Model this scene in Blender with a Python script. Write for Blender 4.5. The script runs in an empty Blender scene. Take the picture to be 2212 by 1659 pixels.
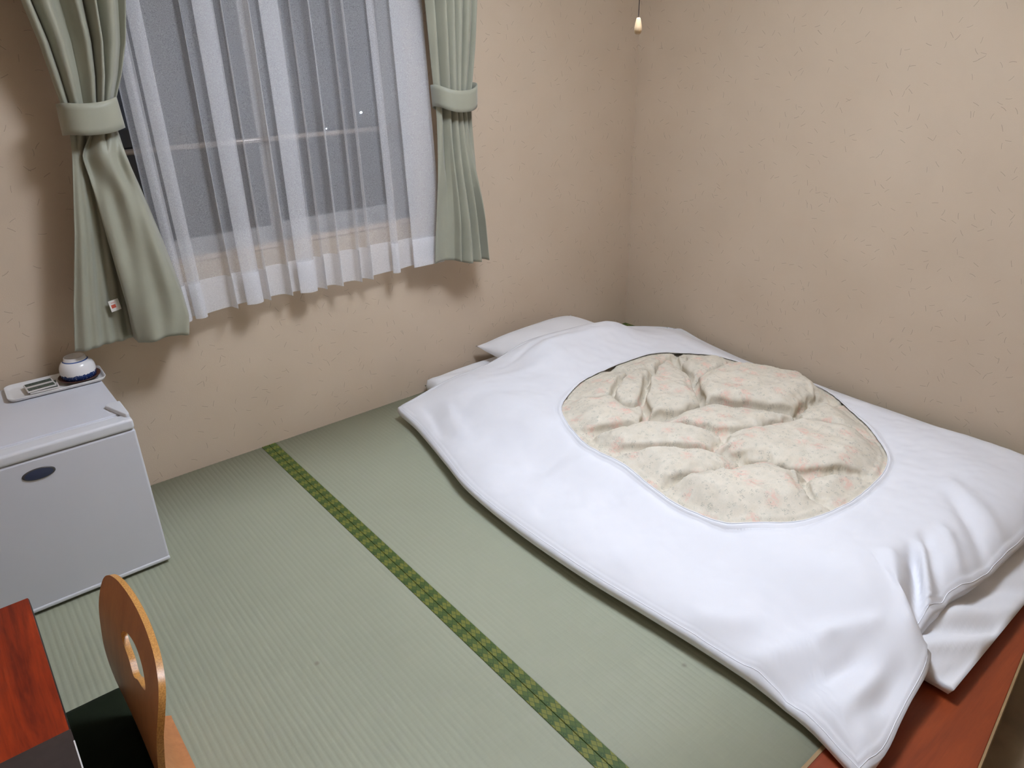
import bpy, bmesh, math, random
import numpy as np
from mathutils import Matrix, Vector

# ------------------------------------------------------------------ camera
scene = bpy.context.scene
COL = scene.collection
cam_data = bpy.data.cameras.new('camera')
cam = bpy.data.objects.new('camera', cam_data)
COL.objects.link(cam)
cam_data.sensor_width = 36.0
cam_data.lens = 25.575
cam_data.clip_start = 0.02
RM = [[0.7728781531, 0.2825898095, 0.5681569854],
      [-0.6342083278, 0.3144332837, 0.7063366811],
      [-0.0209560816, 0.9062420812, -0.4222394261]]      # right, up, forward as columns
cam.matrix_world = Matrix(((RM[0][0], RM[0][1], -RM[0][2], -2.75528),
                           (RM[1][0], RM[1][1], -RM[1][2], -2.45166),
                           (RM[2][0], RM[2][1], -RM[2][2], 1.35),
                           (0, 0, 0, 1)))
scene.camera = cam

# ------------------------------------------------------------------ world, exposure
world = bpy.data.worlds.new('night_sky')
scene.world = world
world.use_nodes = True
world.node_tree.nodes['Background'].inputs[0].default_value = (0.012, 0.014, 0.02, 1)
world.node_tree.nodes['Background'].inputs[1].default_value = 1.0
vs = scene.view_settings
vs.view_transform = 'Standard'
vs.look = 'None'
vs.gamma = 1.0
vs.use_curve_mapping = False
vs.exposure = 0.0
LAMP = (-1.55, -1.40, 2.06)
LAMP_STRENGTH = 80.0
LAMP_COLOR = (0.725, 0.81, 0.975, 1)        # daylight-white ring tube behind a diffuser

rng = np.random.RandomState(7)
random.seed(7)

# ------------------------------------------------------------------ material helpers
class NT:
    def __init__(s, name):
        s.m = bpy.data.materials.new(name)
        s.m.use_nodes = True
        s.t = s.m.node_tree
        s.b = s.t.nodes['Principled BSDF']
        s.out = s.t.nodes['Material Output']
    def n(s, kind, **kw):
        nd = s.t.nodes.new(kind)
        for k, v in kw.items():
            setattr(nd, k, v)
        return nd
    def l(s, a, b):
        s.t.links.new(a, b)
    def put(s, sock, v):
        if isinstance(v, (int, float)):
            sock.default_value = v
        elif isinstance(v, (tuple, list)):
            sock.default_value = v
        else:
            s.l(v, sock)
    def math(s, op, a, b=None, c=None, clamp=False):
        nd = s.n('ShaderNodeMath', operation=op, use_clamp=clamp)
        s.put(nd.inputs[0], a)
        if b is not None: s.put(nd.inputs[1], b)
        if c is not None: s.put(nd.inputs[2], c)
        return nd.outputs[0]
    def mix(s, f, a, b):
        nd = s.n('ShaderNodeMix', data_type='RGBA')
        s.put(nd.inputs[0], f); s.put(nd.inputs[6], a); s.put(nd.inputs[7], b)
        return nd.outputs[2]
    def coord(s, scale=(1, 1, 1), rot=(0, 0, 0)):
        tc = s.n('ShaderNodeTexCoord')
        mp = s.n('ShaderNodeMapping')
        mp.inputs['Scale'].default_value = scale
        mp.inputs['Rotation'].default_value = rot
        s.l(tc.outputs['Object'], mp.inputs[0])
        return mp.outputs[0]
    def noise(s, vec, scale, detail=2.0, rough=0.5, dist=0.0):
        nd = s.n('ShaderNodeTexNoise')
        s.l(vec, nd.inputs['Vector'])
        nd.inputs['Scale'].default_value = scale
        nd.inputs['Detail'].default_value = detail
        nd.inputs['Roughness'].default_value = rough
        nd.inputs['Distortion'].default_value = dist
        return nd.outputs['Fac']
    def ramp(s, f, stops):
        nd = s.n('ShaderNodeValToRGB')
        s.l(f, nd.inputs[0])
        el = nd.color_ramp.elements
        while len(el) < len(stops): el.new(0.5)
        for e, (p, c) in zip(el, stops):
            e.position = p
            e.color = c if len(c) == 4 else (*c, 1)
        return nd.outputs[0]
    def bump(s, h, strength=0.3, dist=0.002):
        nd = s.n('ShaderNodeBump')
        nd.inputs['Strength'].default_value = strength
        nd.inputs['Distance'].default_value = dist
        s.l(h, nd.inputs['Height'])
        s.l(nd.outputs[0], s.b.inputs['Normal'])
    def base(s, c, rough=0.6, spec=0.5):
        s.put(s.b.inputs['Base Color'], c if not isinstance(c, tuple) or len(c) == 4 else (*c, 1))
        s.put(s.b.inputs['Roughness'], rough)
        s.b.inputs['Specular IOR Level'].default_value = spec
        return s

def sep(t, vec):
    nd = t.n('ShaderNodeSeparateXYZ'); t.l(vec, nd.inputs[0]); return nd.outputs

def plain(name, c, rough=0.6, spec=0.5, metal=0.0, var=0.04, vscale=14.0):
    t = NT(name)
    v = t.coord()
    f = t.noise(v, vscale, 3.0)
    lo = tuple(max(0, x * (1 - var)) for x in c); hi = tuple(min(1, x * (1 + var)) for x in c)
    t.base(t.ramp(f, [(0.3, lo), (0.7, hi)]), rough, spec)
    t.b.inputs['Metallic'].default_value = metal
    return t.m

# wallpaper with short scattered fibres; plane = which two axes span the wall
def wallpaper(name, swiz):
    t = NT(name)
    tc = t.n('ShaderNodeTexCoord')
    s3 = sep(t, tc.outputs['Object'])
    cb = t.n('ShaderNodeCombineXYZ')
    t.l(s3[swiz], cb.inputs[0]); t.l(s3[2], cb.inputs[1])
    fibre = None
    for k, (sc, off, ln, wd, dens) in enumerate([(15.0, 0.0, 0.16, 0.019, 0.66), (12.0, 3.7, 0.13, 0.014, 0.7), (19.0, 9.1, 0.18, 0.019, 0.62)]):
        add = t.n('ShaderNodeVectorMath', operation='ADD'); t.l(cb.outputs[0], add.inputs[0]); add.inputs[1].default_value = (off, off * 1.7, 0)
        vo = t.n('ShaderNodeTexVoronoi', voronoi_dimensions='2D', feature='F1')
        vo.inputs['Scale'].default_value = sc
        t.l(add.outputs[0], vo.inputs['Vector'])
        sub = t.n('ShaderNodeVectorMath', operation='SUBTRACT')
        t.l(add.outputs[0], sub.inputs[0]); t.l(vo.outputs['Position'], sub.inputs[1])
        scl = t.n('ShaderNodeVectorMath', operation='SCALE'); t.l(sub.outputs[0], scl.inputs[0]); scl.inputs['Scale'].default_value = sc
        c3 = t.n('ShaderNodeSeparateColor'); t.l(vo.outputs['Color'], c3.inputs[0])
        ro = t.n('ShaderNodeVectorRotate', rotation_type='Z_AXIS'); t.l(scl.outputs[0], ro.inputs['Vector'])
        t.l(t.math('MULTIPLY', c3.outputs[0], 6.283), ro.inputs['Angle'])
        p = sep(t, ro.outputs[0])
        bend = t.math('MULTIPLY', t.math('MULTIPLY', p[0], p[0]), t.math('SUBTRACT', c3.outputs[1], 0.5))
        dy = t.math('ABSOLUTE', t.math('SUBTRACT', p[1], t.math('MULTIPLY', bend, 2.2)))
        thin = t.math('SUBTRACT', 1.0, t.math('DIVIDE', dy, wd), clamp=True)
        lng = t.math('LESS_THAN', t.math('ABSOLUTE', p[0]), ln)
        on = t.math('MULTIPLY', t.math('GREATER_THAN', c3.outputs[2], dens), t.math('MULTIPLY', thin, lng))
        fibre = on if fibre is None else t.math('MAXIMUM', fibre, on)
    n1 = t.noise(cb.outputs[0], 3.5, 4.0)
    n2 = t.noise(cb.outputs[0], 260.0, 3.0)
    c = t.ramp(n1, [(0.25, (0.565, 0.448, 0.330)), (0.75, (0.615, 0.496, 0.370))])
    c = t.mix(t.math('MULTIPLY', n2, 0.12), c, (0.50, 0.40, 0.30, 1))
    c = t.mix(t.math('MULTIPLY', fibre, 0.62), c, (0.17, 0.13, 0.10, 1))
    t.base(c, 0.85, 0.2)
    t.bump(n2, 0.25, 0.0015)
    return t.m

def cloth(name, c, rough=0.9, weave=900.0, var=0.03, sheen=0.1, bump=0.12, trans=0.0):
    t = NT(name)
    v = t.coord()
    n1 = t.noise(v, 9.0, 3.0)
    lo = tuple(x * (1 - var) for x in c); hi = tuple(min(1, x * (1 + var)) for x in c)
    t.base(t.ramp(n1, [(0.3, lo), (0.7, hi)]), rough, 0.2)
    t.b.inputs['Sheen Weight'].default_value = sheen
    n2 = t.noise(v, weave, 2.0)
    t.bump(n2, bump, 0.001)
    return t.m

def wood(name, c1, c2, axis_scale, rough=0.35, bands=6.0, coat=0.0, spec=0.5):
    t = NT(name)
    v = t.coord(scale=axis_scale)
    n1 = t.noise(v, bands, 6.0, 0.62, 1.2)
    n2 = t.noise(v, bands * 7, 3.0, 0.6, 0.4)
    f = t.math('ADD', t.math('MULTIPLY', n1, 0.75), t.math('MULTIPLY', n2, 0.25))
    t.base(t.ramp(f, [(0.34, c1), (0.66, c2)]), rough, spec)
    t.b.inputs['Coat Weight'].default_value = coat
    t.bump(n2, 0.05, 0.0006)
    return t.m

MATS = {}
def build_materials():
    MATS['wall_x'] = wallpaper('wallpaper_window_side', 0)
    MATS['wall_y'] = wallpaper('wallpaper_plain_side', 1)
    MATS['ceiling'] = plain('ceiling_paper', (0.70, 0.66, 0.58), 0.9, 0.2)
    MATS['white_cotton'] = cloth('white_cotton', (0.815, 0.805, 0.82), 0.85, 1300.0, 0.012, 0.05, 0.08)
    MATS['white_cotton2'] = cloth('white_cotton_sheet', (0.80, 0.785, 0.785), 0.85, 1300.0, 0.012, 0.05, 0.08)
    MATS['futon_pad'] = cloth('futon_pad_cotton', (0.74, 0.72, 0.70), 0.9, 900.0, 0.03)
    MATS['seam'] = plain('seam_cotton', (0.84, 0.835, 0.85), 0.8, 0.2)
    MATS['curtain'] = cloth('sage_satin_weave', (0.312, 0.308, 0.232), 0.52, 700.0, 0.05, 0.25, 0.15)
    MATS['curtain'].node_tree.nodes['Principled BSDF'].inputs['Specular IOR Level'].default_value = 0.45
    MATS['aluminium'] = plain('sash_aluminium', (0.40, 0.39, 0.38), 0.4, 0.5, 0.35)
    MATS['sill'] = plain('sill_paint', (0.60, 0.48, 0.38), 0.5, 0.4)
    MATS['rail_steel'] = plain('guard_rail_paint', (0.36, 0.30, 0.25), 0.28, 0.6, 0.2)
    MATS['fridge_white'] = plain('fridge_enamel', (0.66, 0.66, 0.70), 0.32, 0.5, 0.0, 0.012, 5.0)
    MATS['fridge_trim'] = plain('fridge_trim_plastic', (0.70, 0.70, 0.72), 0.35, 0.5, 0.0, 0.012, 5.0)
    MATS['dark_gap'] = plain('dark_rubber', (0.05, 0.05, 0.05), 0.7)
    MATS['tray'] = plain('tray_melamine', (0.74, 0.715, 0.69), 0.25, 0.5, 0.0, 0.015)
    MATS['saucer'] = wood('saucer_wood', (0.055, 0.020, 0.013), (0.11, 0.04, 0.025), (30, 4, 30), 0.4)
    MATS['desk'] = wood('desk_red_wood', (0.14, 0.012, 0.003), (0.44, 0.045, 0.006), (9, 0.9, 9), 0.42, 2.2, 0.0, 0.35)
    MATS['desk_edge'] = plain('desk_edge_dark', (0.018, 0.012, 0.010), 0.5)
    MATS['board'] = wood('threshold_red_wood', (0.20, 0.033, 0.008), (0.30, 0.054, 0.012), (1.2, 14, 14), 0.38, 2.0)
    MATS['board_trim'] = wood('threshold_trim', (0.27, 0.17, 0.075), (0.36, 0.235, 0.11), (2, 20, 20), 0.5)
    MATS['ply_face'] = wood('ply_face', (0.44, 0.178, 0.066), (0.58, 0.250, 0.092), (8, 8, 1.2), 0.38, 2.5)
    MATS['cushion'] = cloth('dark_green_cushion', (0.010, 0.015, 0.006), 0.95, 600.0, 0.15, 0.0)
    MATS['folder'] = plain('dark_brown_leatherette', (0.045, 0.032, 0.028), 0.5, 0.4, 0, 0.1, 60)
    MATS['paper'] = plain('paper_white', (0.75, 0.73, 0.70), 0.7)
    MATS['carpet'] = cloth('brown_carpet', (0.25, 0.185, 0.115), 0.95, 300.0, 0.25, 0.2, 0.6)
    MATS['knob'] = wood('knob_pale_wood', (0.62, 0.42, 0.22), (0.78, 0.58, 0.36), (40, 40, 8), 0.3, 2.0)
    MATS['cord'] = plain('cord_dark', (0.05, 0.03, 0.035), 0.8)
    MATS['metal'] = plain('rail_metal', (0.6, 0.6, 0.6), 0.35, 0.5, 0.8)
    MATS['asphalt'] = plain('asphalt', (0.03, 0.03, 0.032), 0.9)
    # ply edge with fine layer lines (across the sheet thickness)
    t = NT('ply_edge')
    v = t.coord()
    t.base(t.ramp(t.noise(v, 420.0, 1.0), [(0.35, (0.46, 0.20, 0.045)), (0.65, (0.66, 0.33, 0.085))]), 0.35, 0.5)
    MATS['ply_edge'] = t.m
    # sheer curtain: thin woven voile, open weave lets light straight through
    def sheer(name, dens):
        t = NT(name)
        v = t.coord()
        w = t.noise(v, 420.0, 2.0, 0.7)
        dif = t.n('ShaderNodeBsdfDiffuse'); dif.inputs[0].default_value = (0.93, 0.92, 0.93, 1)
        trl = t.n('ShaderNodeBsdfTranslucent'); trl.inputs[0].default_value = (0.92, 0.91, 0.92, 1)
        mx = t.n('ShaderNodeMixShader'); mx.inputs[0].default_value = 0.35
        t.l(dif.outputs[0], mx.inputs[1]); t.l(trl.outputs[0], mx.inputs[2])
        tr = t.n('ShaderNodeBsdfTransparent')
        m2 = t.n('ShaderNodeMixShader')
        f = t.math('ADD', t.math('MULTIPLY', t.math('SUBTRACT', w, 0.5), 0.5), dens, clamp=True)
        t.l(f, m2.inputs[0]); t.l(tr.outputs[0], m2.inputs[1]); t.l(mx.outputs[0], m2.inputs[2])
        t.l(m2.outputs[0], t.out.inputs[0])
        return t.m
    MATS['sheer'] = sheer('sheer_voile', 0.36)
    MATS['sheer_hem'] = sheer('sheer_hem_voile', 0.62)
    # window glass
    t = NT('window_glass')
    gl = t.n('ShaderNodeBsdfGlossy'); gl.inputs['Roughness'].default_value = 0.02
    tr = t.n('ShaderNodeBsdfTransparent'); tr.inputs[0].default_value = (0.9, 0.92, 0.92, 1)
    fr = t.n('ShaderNodeFresnel'); fr.inputs[0].default_value = 1.5
    mx = t.n('ShaderNodeMixShader'); t.l(fr.outputs[0], mx.inputs[0]); t.l(tr.outputs[0], mx.inputs[1]); t.l(gl.outputs[0], mx.inputs[2])
    t.l(mx.outputs[0], t.out.inputs[0])
    MATS['glass'] = t.m
    # lamp shade
    t = NT('lamp_diffuser')
    t.base((0.9, 0.9, 0.88), 0.5)
    t.b.inputs['Emission Color'].default_value = LAMP_COLOR
    t.b.inputs['Emission Strength'].default_value = LAMP_STRENGTH
    MATS['lamp'] = t.m
    t = NT('street_light')
    t.base((0.8, 0.85, 1.0), 0.5)
    t.b.inputs['Emission Color'].default_value = (0.65, 0.82, 1.0, 1)
    t.b.inputs['Emission Strength'].default_value = 60.0
    MATS['street'] = t.m
    # tatami rush
    t = NT('tatami_rush')
    tc = t.n('ShaderNodeTexCoord')
    v1 = t.n('ShaderNodeMapping'); v1.inputs['Scale'].default_value = (6, 260, 6); t.l(tc.outputs['Object'], v1.inputs[0])
    streak = t.noise(v1.outputs[0], 1.0, 3.0, 0.6)
    big = t.noise(tc.outputs['Object'], 2.2, 4.0, 0.6)
    mid = t.noise(tc.outputs['Object'], 22.0, 3.0, 0.6)
    c = t.ramp(big, [(0.3, (0.310, 0.325, 0.232)), (0.7, (0.355, 0.370, 0.266))])
    c = t.mix(t.math('MULTIPLY', streak, 0.38), c, (0.415, 0.42, 0.31, 1))
    c = t.mix(t.ramp(mid, [(0.55, (0, 0, 0)), (0.85, (0.35, 0.35, 0.35))]), c, (0.37, 0.36, 0.30, 1))
    vo = t.n('ShaderNodeTexVoronoi', voronoi_dimensions='2D'); vo.inputs['Scale'].default_value = 2.6
    t.l(tc.outputs['Object'], vo.inputs['Vector'])
    spot = t.ramp(vo.outputs['Distance'], [(0.006, (0.55, 0.55, 0.55)), (0.022, (0, 0, 0))])
    vc = t.n('ShaderNodeSeparateColor'); t.l(vo.outputs['Color'], vc.inputs[0])
    c = t.mix(t.math('MULTIPLY', spot, t.math('GREATER_THAN', vc.outputs[0], 0.72)), c, (0.17, 0.16, 0.12, 1))
    t.base(c, 0.62, 0.35)
    t.bump(streak, 0.22, 0.0012)
    MATS['tatami'] = t.m
    # brocade border: diamond lattice in green and gold
    t = NT('border_brocade')
    tc = t.n('ShaderNodeTexCoord')
    s = sep(t, tc.outputs['Object'])
    u = t.math('DIVIDE', s[0], 0.0135); vv = t.math('DIVIDE', s[1], 0.0215)
    a = t.math('ADD', u, vv); b = t.math('SUBTRACT', u, vv)
    fa = t.math('FRACT', a); fb = t.math('FRACT', b)
    ia = t.math('FLOOR', a); ib = t.math('FLOOR', b)
    da = t.math('ABSOLUTE', t.math('SUBTRACT', fa, 0.5)); db = t.math('ABSOLUTE', t.math('SUBTRACT', fb, 0.5))
    edge = t.math('GREATER_THAN', t.math('MAXIMUM', da, db), 0.44)
    nn = t.math('SUBTRACT', ia, ib); mm = t.math('ADD', ia, ib)
    nmod = t.math('FLOORED_MODULO', nn, 4.0); mmod = t.math('FLOORED_MODULO', mm, 4.0)
    gold = t.math('LESS_THAN', nmod, 1.5)
    dm = t.math('MAXIMUM', da, db)
    sq = t.math('MULTIPLY', t.math('COMPARE', nmod, 2.0, 0.4), t.math('COMPARE', dm, 0.25, 0.07))
    sq = t.math('MULTIPLY', sq, t.math('LESS_THAN', mmod, 1.5))
    hatch = t.math('GREATER_THAN', t.math('FRACT', t.math('MULTIPLY', a, 6.0)), 0.5)
    green = t.mix(hatch, (0.050, 0.088, 0.016, 1), (0.095, 0.135, 0.030, 1))
    goldc = t.mix(t.noise(tc.outputs['Object'], 900.0, 1.0), (0.120, 0.145, 0.022, 1), (0.225, 0.215, 0.042, 1))
    c = t.mix(gold, green, goldc)
    c = t.mix(sq, c, (0.025, 0.06, 0.018, 1))
    c = t.mix(t.math('MULTIPLY', edge, 0.75), c, (0.030, 0.062, 0.020, 1))
    t.base(c, 0.6, 0.35)
    MATS['heri'] = t.m
    # floral quilt print
    t = NT('floral_print')
    tc = t.n('ShaderNodeTexCoord')
    wob = t.n('ShaderNodeTexNoise'); wob.inputs['Scale'].default_value = 14.0; t.l(tc.outputs['Object'], wob.inputs['Vector'])
    sb = t.n('ShaderNodeVectorMath', operation='SUBTRACT'); t.l(wob.outputs['Color'], sb.inputs[0]); sb.inputs[1].default_value = (0.5, 0.5, 0.5)
    sc = t.n('ShaderNodeVectorMath', operation='SCALE'); t.l(sb.outputs[0], sc.inputs[0]); sc.inputs['Scale'].default_value = 0.045
    ad = t.n('ShaderNodeVectorMath', operation='ADD'); t.l(tc.outputs['Object'], ad.inputs[0]); t.l(sc.outputs[0], ad.inputs[1])
    def vor(scale, rnd=1.0, feat='F1'):
        vo = t.n('ShaderNodeTexVoronoi', voronoi_dimensions='2D', feature=feat); vo.inputs['Scale'].default_value = scale
        vo.inputs['Randomness'].default_value = rnd
        t.l(ad.outputs[0], vo.inputs['Vector']); return vo
    base = t.ramp(t.noise(tc.outputs['Object'], 30.0, 3.0), [(0.3, (0.70, 0.625, 0.50)), (0.7, (0.76, 0.69, 0.57))])
    fl = vor(13.0)
    fc = t.n('ShaderNodeSeparateColor'); t.l(fl.outputs['Color'], fc.inputs[0])
    blot = t.ramp(fl.outputs['Distance'], [(0.12, (0.85, 0.85, 0.85)), (0.36, (0, 0, 0))])
    pet = t.ramp(t.noise(ad.outputs[0], 85.0, 3.0, 0.7), [(0.40, (0, 0, 0)), (0.58, (1, 1, 1))])
    pink = t.math('MULTIPLY', t.math('MULTIPLY', blot, pet), t.math('GREATER_THAN', fc.outputs[0], 0.35))
    c = t.mix(t.math('MULTIPLY', pink, 0.85), base, (0.80, 0.50, 0.40, 1))
    lf = vor(55.0)
    lc = t.n('ShaderNodeSeparateColor'); t.l(lf.outputs['Color'], lc.inputs[0])
    leaf = t.math('MULTIPLY', t.math('LESS_THAN', lf.outputs['Distance'], 0.32), t.math('GREATER_THAN', lc.outputs[1], 0.5))
    sprig = t.ramp(t.noise(tc.outputs['Object'], 330.0, 3.0, 0.75), [(0.52, (0, 0, 0)), (0.60, (1, 1, 1))])
    c = t.mix(t.math('MULTIPLY', t.math('MULTIPLY', leaf, sprig), 0.75), c, (0.30, 0.31, 0.25, 1))
    sp2 = t.ramp(t.noise(tc.outputs['Object'], 210.0, 4.0, 0.8), [(0.58, (0, 0, 0)), (0.66, (1, 1, 1))])
    c = t.mix(t.math('MULTIPLY', sp2, 0.45), c, (0.42, 0.40, 0.31, 1))
    mot = t.ramp(t.noise(tc.outputs['Object'], 38.0, 5.0, 0.75), [(0.45, (0, 0, 0)), (0.65, (0.3, 0.3, 0.3))])
    c = t.mix(mot, c, (0.55, 0.53, 0.44, 1))
    t.base(c, 0.8, 0.25)
    t.bump(t.noise(tc.outputs['Object'], 60.0, 3.0), 0.12, 0.003)
    MATS['floral'] = t.m
    # cup: white glaze with blue ring and blue speckled rim band (cup stands upside down, z up from its rim)
    t = NT('cup_glaze')
    tc = t.n('ShaderNodeTexCoord')
    s = sep(t, tc.outputs['Object'])
    nz = t.noise(tc.outputs['Object'], 130.0, 3.0)
    band = t.math('LESS_THAN', t.math('ADD', s[2], t.math('MULTIPLY', t.math('SUBTRACT', nz, 0.5), 0.012)), 0.0165)
    ring = t.math('COMPARE', s[2], 0.0535, 0.0011)
    speck = t.math('GREATER_THAN', t.noise(tc.outputs['Object'], 260.0, 2.0), 0.66)
    blue = t.mix(speck, (0.012, 0.035, 0.14, 1), (0.45, 0.5, 0.6, 1))
    c = t.mix(band, (0.78, 0.76, 0.75, 1), blue)
    c = t.mix(ring, c, (0.05, 0.10, 0.28, 1))
    t.base(c, 0.12, 0.6)
    MATS['cup'] = t.m
    # tea packet print: dark green bands, pale band in the middle
    t = NT('packet_print')
    tc = t.n('ShaderNodeTexCoord')
    s = sep(t, tc.outputs['Object'])
    ay = t.math('ABSOLUTE', s[1]); ax = t.math('ABSOLUTE', s[0])
    m = t.math('MULTIPLY', t.math('MULTIPLY', t.math('GREATER_THAN', ay, 0.0065), t.math('LESS_THAN', ay, 0.0302)), t.math('LESS_THAN', ax, 0.0335))
    st = t.n('ShaderNodeMapping'); st.inputs['Scale'].default_value = (420, 60, 60); t.l(tc.outputs['Object'], st.inputs[0])
    gr = t.ramp(t.noise(st.outputs[0], 1.0, 2.0), [(0.35, (0.03, 0.045, 0.032)), (0.7, (0.10, 0.13, 0.10))])
    t.base(t.mix(m, (0.62, 0.58, 0.55, 1), gr), 0.45, 0.4)
    MATS['packet'] = t.m
    # badge
    t = NT('badge_enamel')
    tc = t.n('ShaderNodeTexCoord')
    s = sep(t, tc.outputs['Object'])
    r = t.math('SQRT', t.math('ADD', t.math('POWER', t.math('DIVIDE', s[0], 0.037), 2.0), t.math('POWER', t.math('DIVIDE', s[2], 0.0155), 2.0)))
    t.base(t.mix(t.math('GREATER_THAN', r, 0.86), (0.045, 0.055, 0.10, 1), (0.07, 0.065, 0.06, 1)), 0.3, 0.5)
    MATS['badge'] = t.m
    # care tag: white with a red print block
    t = NT('tag_print')
    tc = t.n('ShaderNodeTexCoord')
    s = sep(t, tc.outputs['Generated'])
    m = t.math('MULTIPLY', t.math('COMPARE', s[0], 0.36, 0.22), t.math('COMPARE', s[2], 0.45, 0.16))
    m2 = t.math('MULTIPLY', t.math('COMPARE', s[0], 0.42, 0.22), t.math('COMPARE', s[2], 0.78, 0.05))
    t.base(t.mix(t.math('MAXIMUM', m, t.math('MULTIPLY', m2, 0.5)), (0.74, 0.70, 0.64, 1), (0.55, 0.10, 0.06, 1)), 0.7, 0.2)
    MATS['tag'] = t.m
build_materials()

# ------------------------------------------------------------------ mesh helpers
def obj(name, verts, faces, mat, parent=None, smooth=True, loc=(0, 0, 0)):
    me = bpy.data.meshes.new(name)
    me.from_pydata([tuple(map(float, v)) for v in verts], [], [tuple(int(i) for i in f) for f in faces])
    me.validate()
    bm = bmesh.new(); bm.from_mesh(me)
    bmesh.ops.recalc_face_normals(bm, faces=bm.faces)
    bm.to_mesh(me); bm.free()
    if smooth:
        me.polygons.foreach_set('use_smooth', [True] * len(me.polygons))
    mats = mat if isinstance(mat, (list, tuple)) else [mat]
    for k in mats: me.materials.append(MATS[k])
    o = bpy.data.objects.new(name, me)
    COL.objects.link(o)
    o.location = loc
    if parent is not None: o.parent = parent
    return o

def thing(name, label, cat, loc=(0, 0, 0), group=None):
    o = bpy.data.objects.new(name, None)
    o.empty_display_size = 0.05
    COL.objects.link(o)
    o.location = loc
    o['label'] = label; o['category'] = cat
    if group: o['group'] = group
    return o

def tag(o, label, cat, group=None):
    o['label'] = label; o['category'] = cat
    if group: o['group'] = group
    return o

def struct(o, label=None):
    o['kind'] = 'structure'
    if label: o['label'] = label
    return o

def under(child, part):
    """make a sibling a sub-part of another part, in place"""
    child.parent = part
    child.location = child.location - part.location
    return child

def box(x0, x1, y0, y1, z0, z1):
    v = [(x, y, z) for z in (z0, z1) for y in (y0, y1) for x in (x0, x1)]
    f = [(0, 1, 3, 2), (4, 6, 7, 5), (0, 4, 5, 1), (2, 3, 7, 6), (0, 2, 6, 4), (1, 5, 7, 3)]
    return v, f

def bevel(o, w, seg=3):
    m = o.modifiers.new('round', 'BEVEL'); m.width = w; m.segments = seg; m.limit_method = 'ANGLE'; m.angle_limit = math.radians(40)
    return o

def wn(o):
    m = o.modifiers.new('normals', 'WEIGHTED_NORMAL'); m.keep_sharp = True
    return o

def rbox(name, b, w, mat, parent=None, seg=3):
    """rounded box at its own centre of base"""
    x0, x1, y0, y1, z0, z1 = b
    c = ((x0 + x1) / 2, (y0 + y1) / 2, z0)
    pl = parent.location if parent is not None else Vector((0, 0, 0))
    v, f = box(x0 - c[0], x1 - c[0], y0 - c[1], y1 - c[1], 0, z1 - z0)
    o = obj(name, v, f, mat, parent, True, (c[0] - pl[0], c[1] - pl[1], c[2] - pl[2]))
    bevel(o, w, seg)
    m = o.modifiers.new('normals', 'WEIGHTED_NORMAL')
    return o

def grid_faces(nu, nv, wrap_u=False, off=0):
    f = []
    for i in range(nu if wrap_u else nu - 1):
        i2 = (i + 1) % nu
        for j in range(nv - 1):
            f.append((off + i * nv + j, off + i2 * nv + j, off + i2 * nv + j + 1, off + i * nv + j + 1))
    return f

def lathe(profile, n=48):
    v = []; nv = len(profile)
    for i in range(n):
        a = 2 * math.pi * i / n
        for r, z in profile: v.append((r * math.cos(a), r * math.sin(a), z))
    return v, grid_faces(n, nv, True)

def tube(path, r, n=8, closed=False):
    P = [Vector(p) for p in path]; N = len(P); v = []; f = []
    rr = r if isinstance(r, (list, tuple)) else [r] * N
    prev = None
    for i in range(N):
        a = P[(i - 1) % N] if (closed or i > 0) else P[i]
        b = P[(i + 1) % N] if (closed or i < N - 1) else P[i]
        t = (b - a).normalized()
        up = prev if prev is not None else (Vector((0, 0, 1)) if abs(t.z) < 0.9 else Vector((1, 0, 0)))
        s = t.cross(up).normalized(); u = s.cross(t).normalized(); prev = u
        for k in range(n):
            an = 2 * math.pi * k / n
            v.append(P[i] + s * math.cos(an) * rr[i] + u * math.sin(an) * rr[i])
    for i in range(N if closed else N - 1):
        j = (i + 1) % N
        for k in range(n):
            f.append((i * n + k, j * n + k, j * n + (k + 1) % n, i * n + (k + 1) % n))
    if not closed:
        f.append(tuple(range(n))[::-1]); f.append(tuple((N - 1) * n + k for k in range(n)))
    return v, f

def smoothstep(a, b, x):
    t = np.clip((x - a) / (b - a), 0, 1)
    return t * t * (3 - 2 * t)

def catmull(P, per=8, closed=False):
    P = np.array(P, float); N = len(P); out = []
    rngi = range(N) if closed else range(N - 1)
    for i in rngi:
        if closed:
            p0, p1, p2, p3 = P[(i - 1) % N], P[i], P[(i + 1) % N], P[(i + 2) % N]
        else:
            p0 = P[max(i - 1, 0)]; p1 = P[i]; p2 = P[i + 1]; p3 = P[min(i + 2, N - 1)]
        for k in range(per):
            t = k / per
            out.append(0.5 * ((2 * p1) + (-p0 + p2) * t + (2 * p0 - 5 * p1 + 4 * p2 - p3) * t * t + (-p0 + 3 * p1 - 3 * p2 + p3) * t ** 3))
    if not closed: out.append(P[-1])
    return np.array(out)

def vnoise(x, y, seed=0):
    """smooth value noise, numpy arrays in, about -1..1"""
    r = np.random.RandomState(seed).rand(64, 64) * 2 - 1
    xi = np.floor(x).astype(int); yi = np.floor(y).astype(int)
    fx = x - xi; fy = y - yi
    fx = fx * fx * (3 - 2 * fx); fy = fy * fy * (3 - 2 * fy)
    g = lambda a, b: r[a % 64, b % 64]
    return (g(xi, yi) * (1 - fx) + g(xi + 1, yi) * fx) * (1 - fy) + (g(xi, yi + 1) * (1 - fx) + g(xi + 1, yi + 1) * fx) * fy

# ------------------------------------------------------------------ room shell
X0, Y1R, ZC = -3.35, -3.30, 2.32          # left wall, rear wall, ceiling
OPX0, OPX1, OPZ0, OPZ1 = -2.335, -1.235, 0.735, 1.90     # window opening

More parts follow.
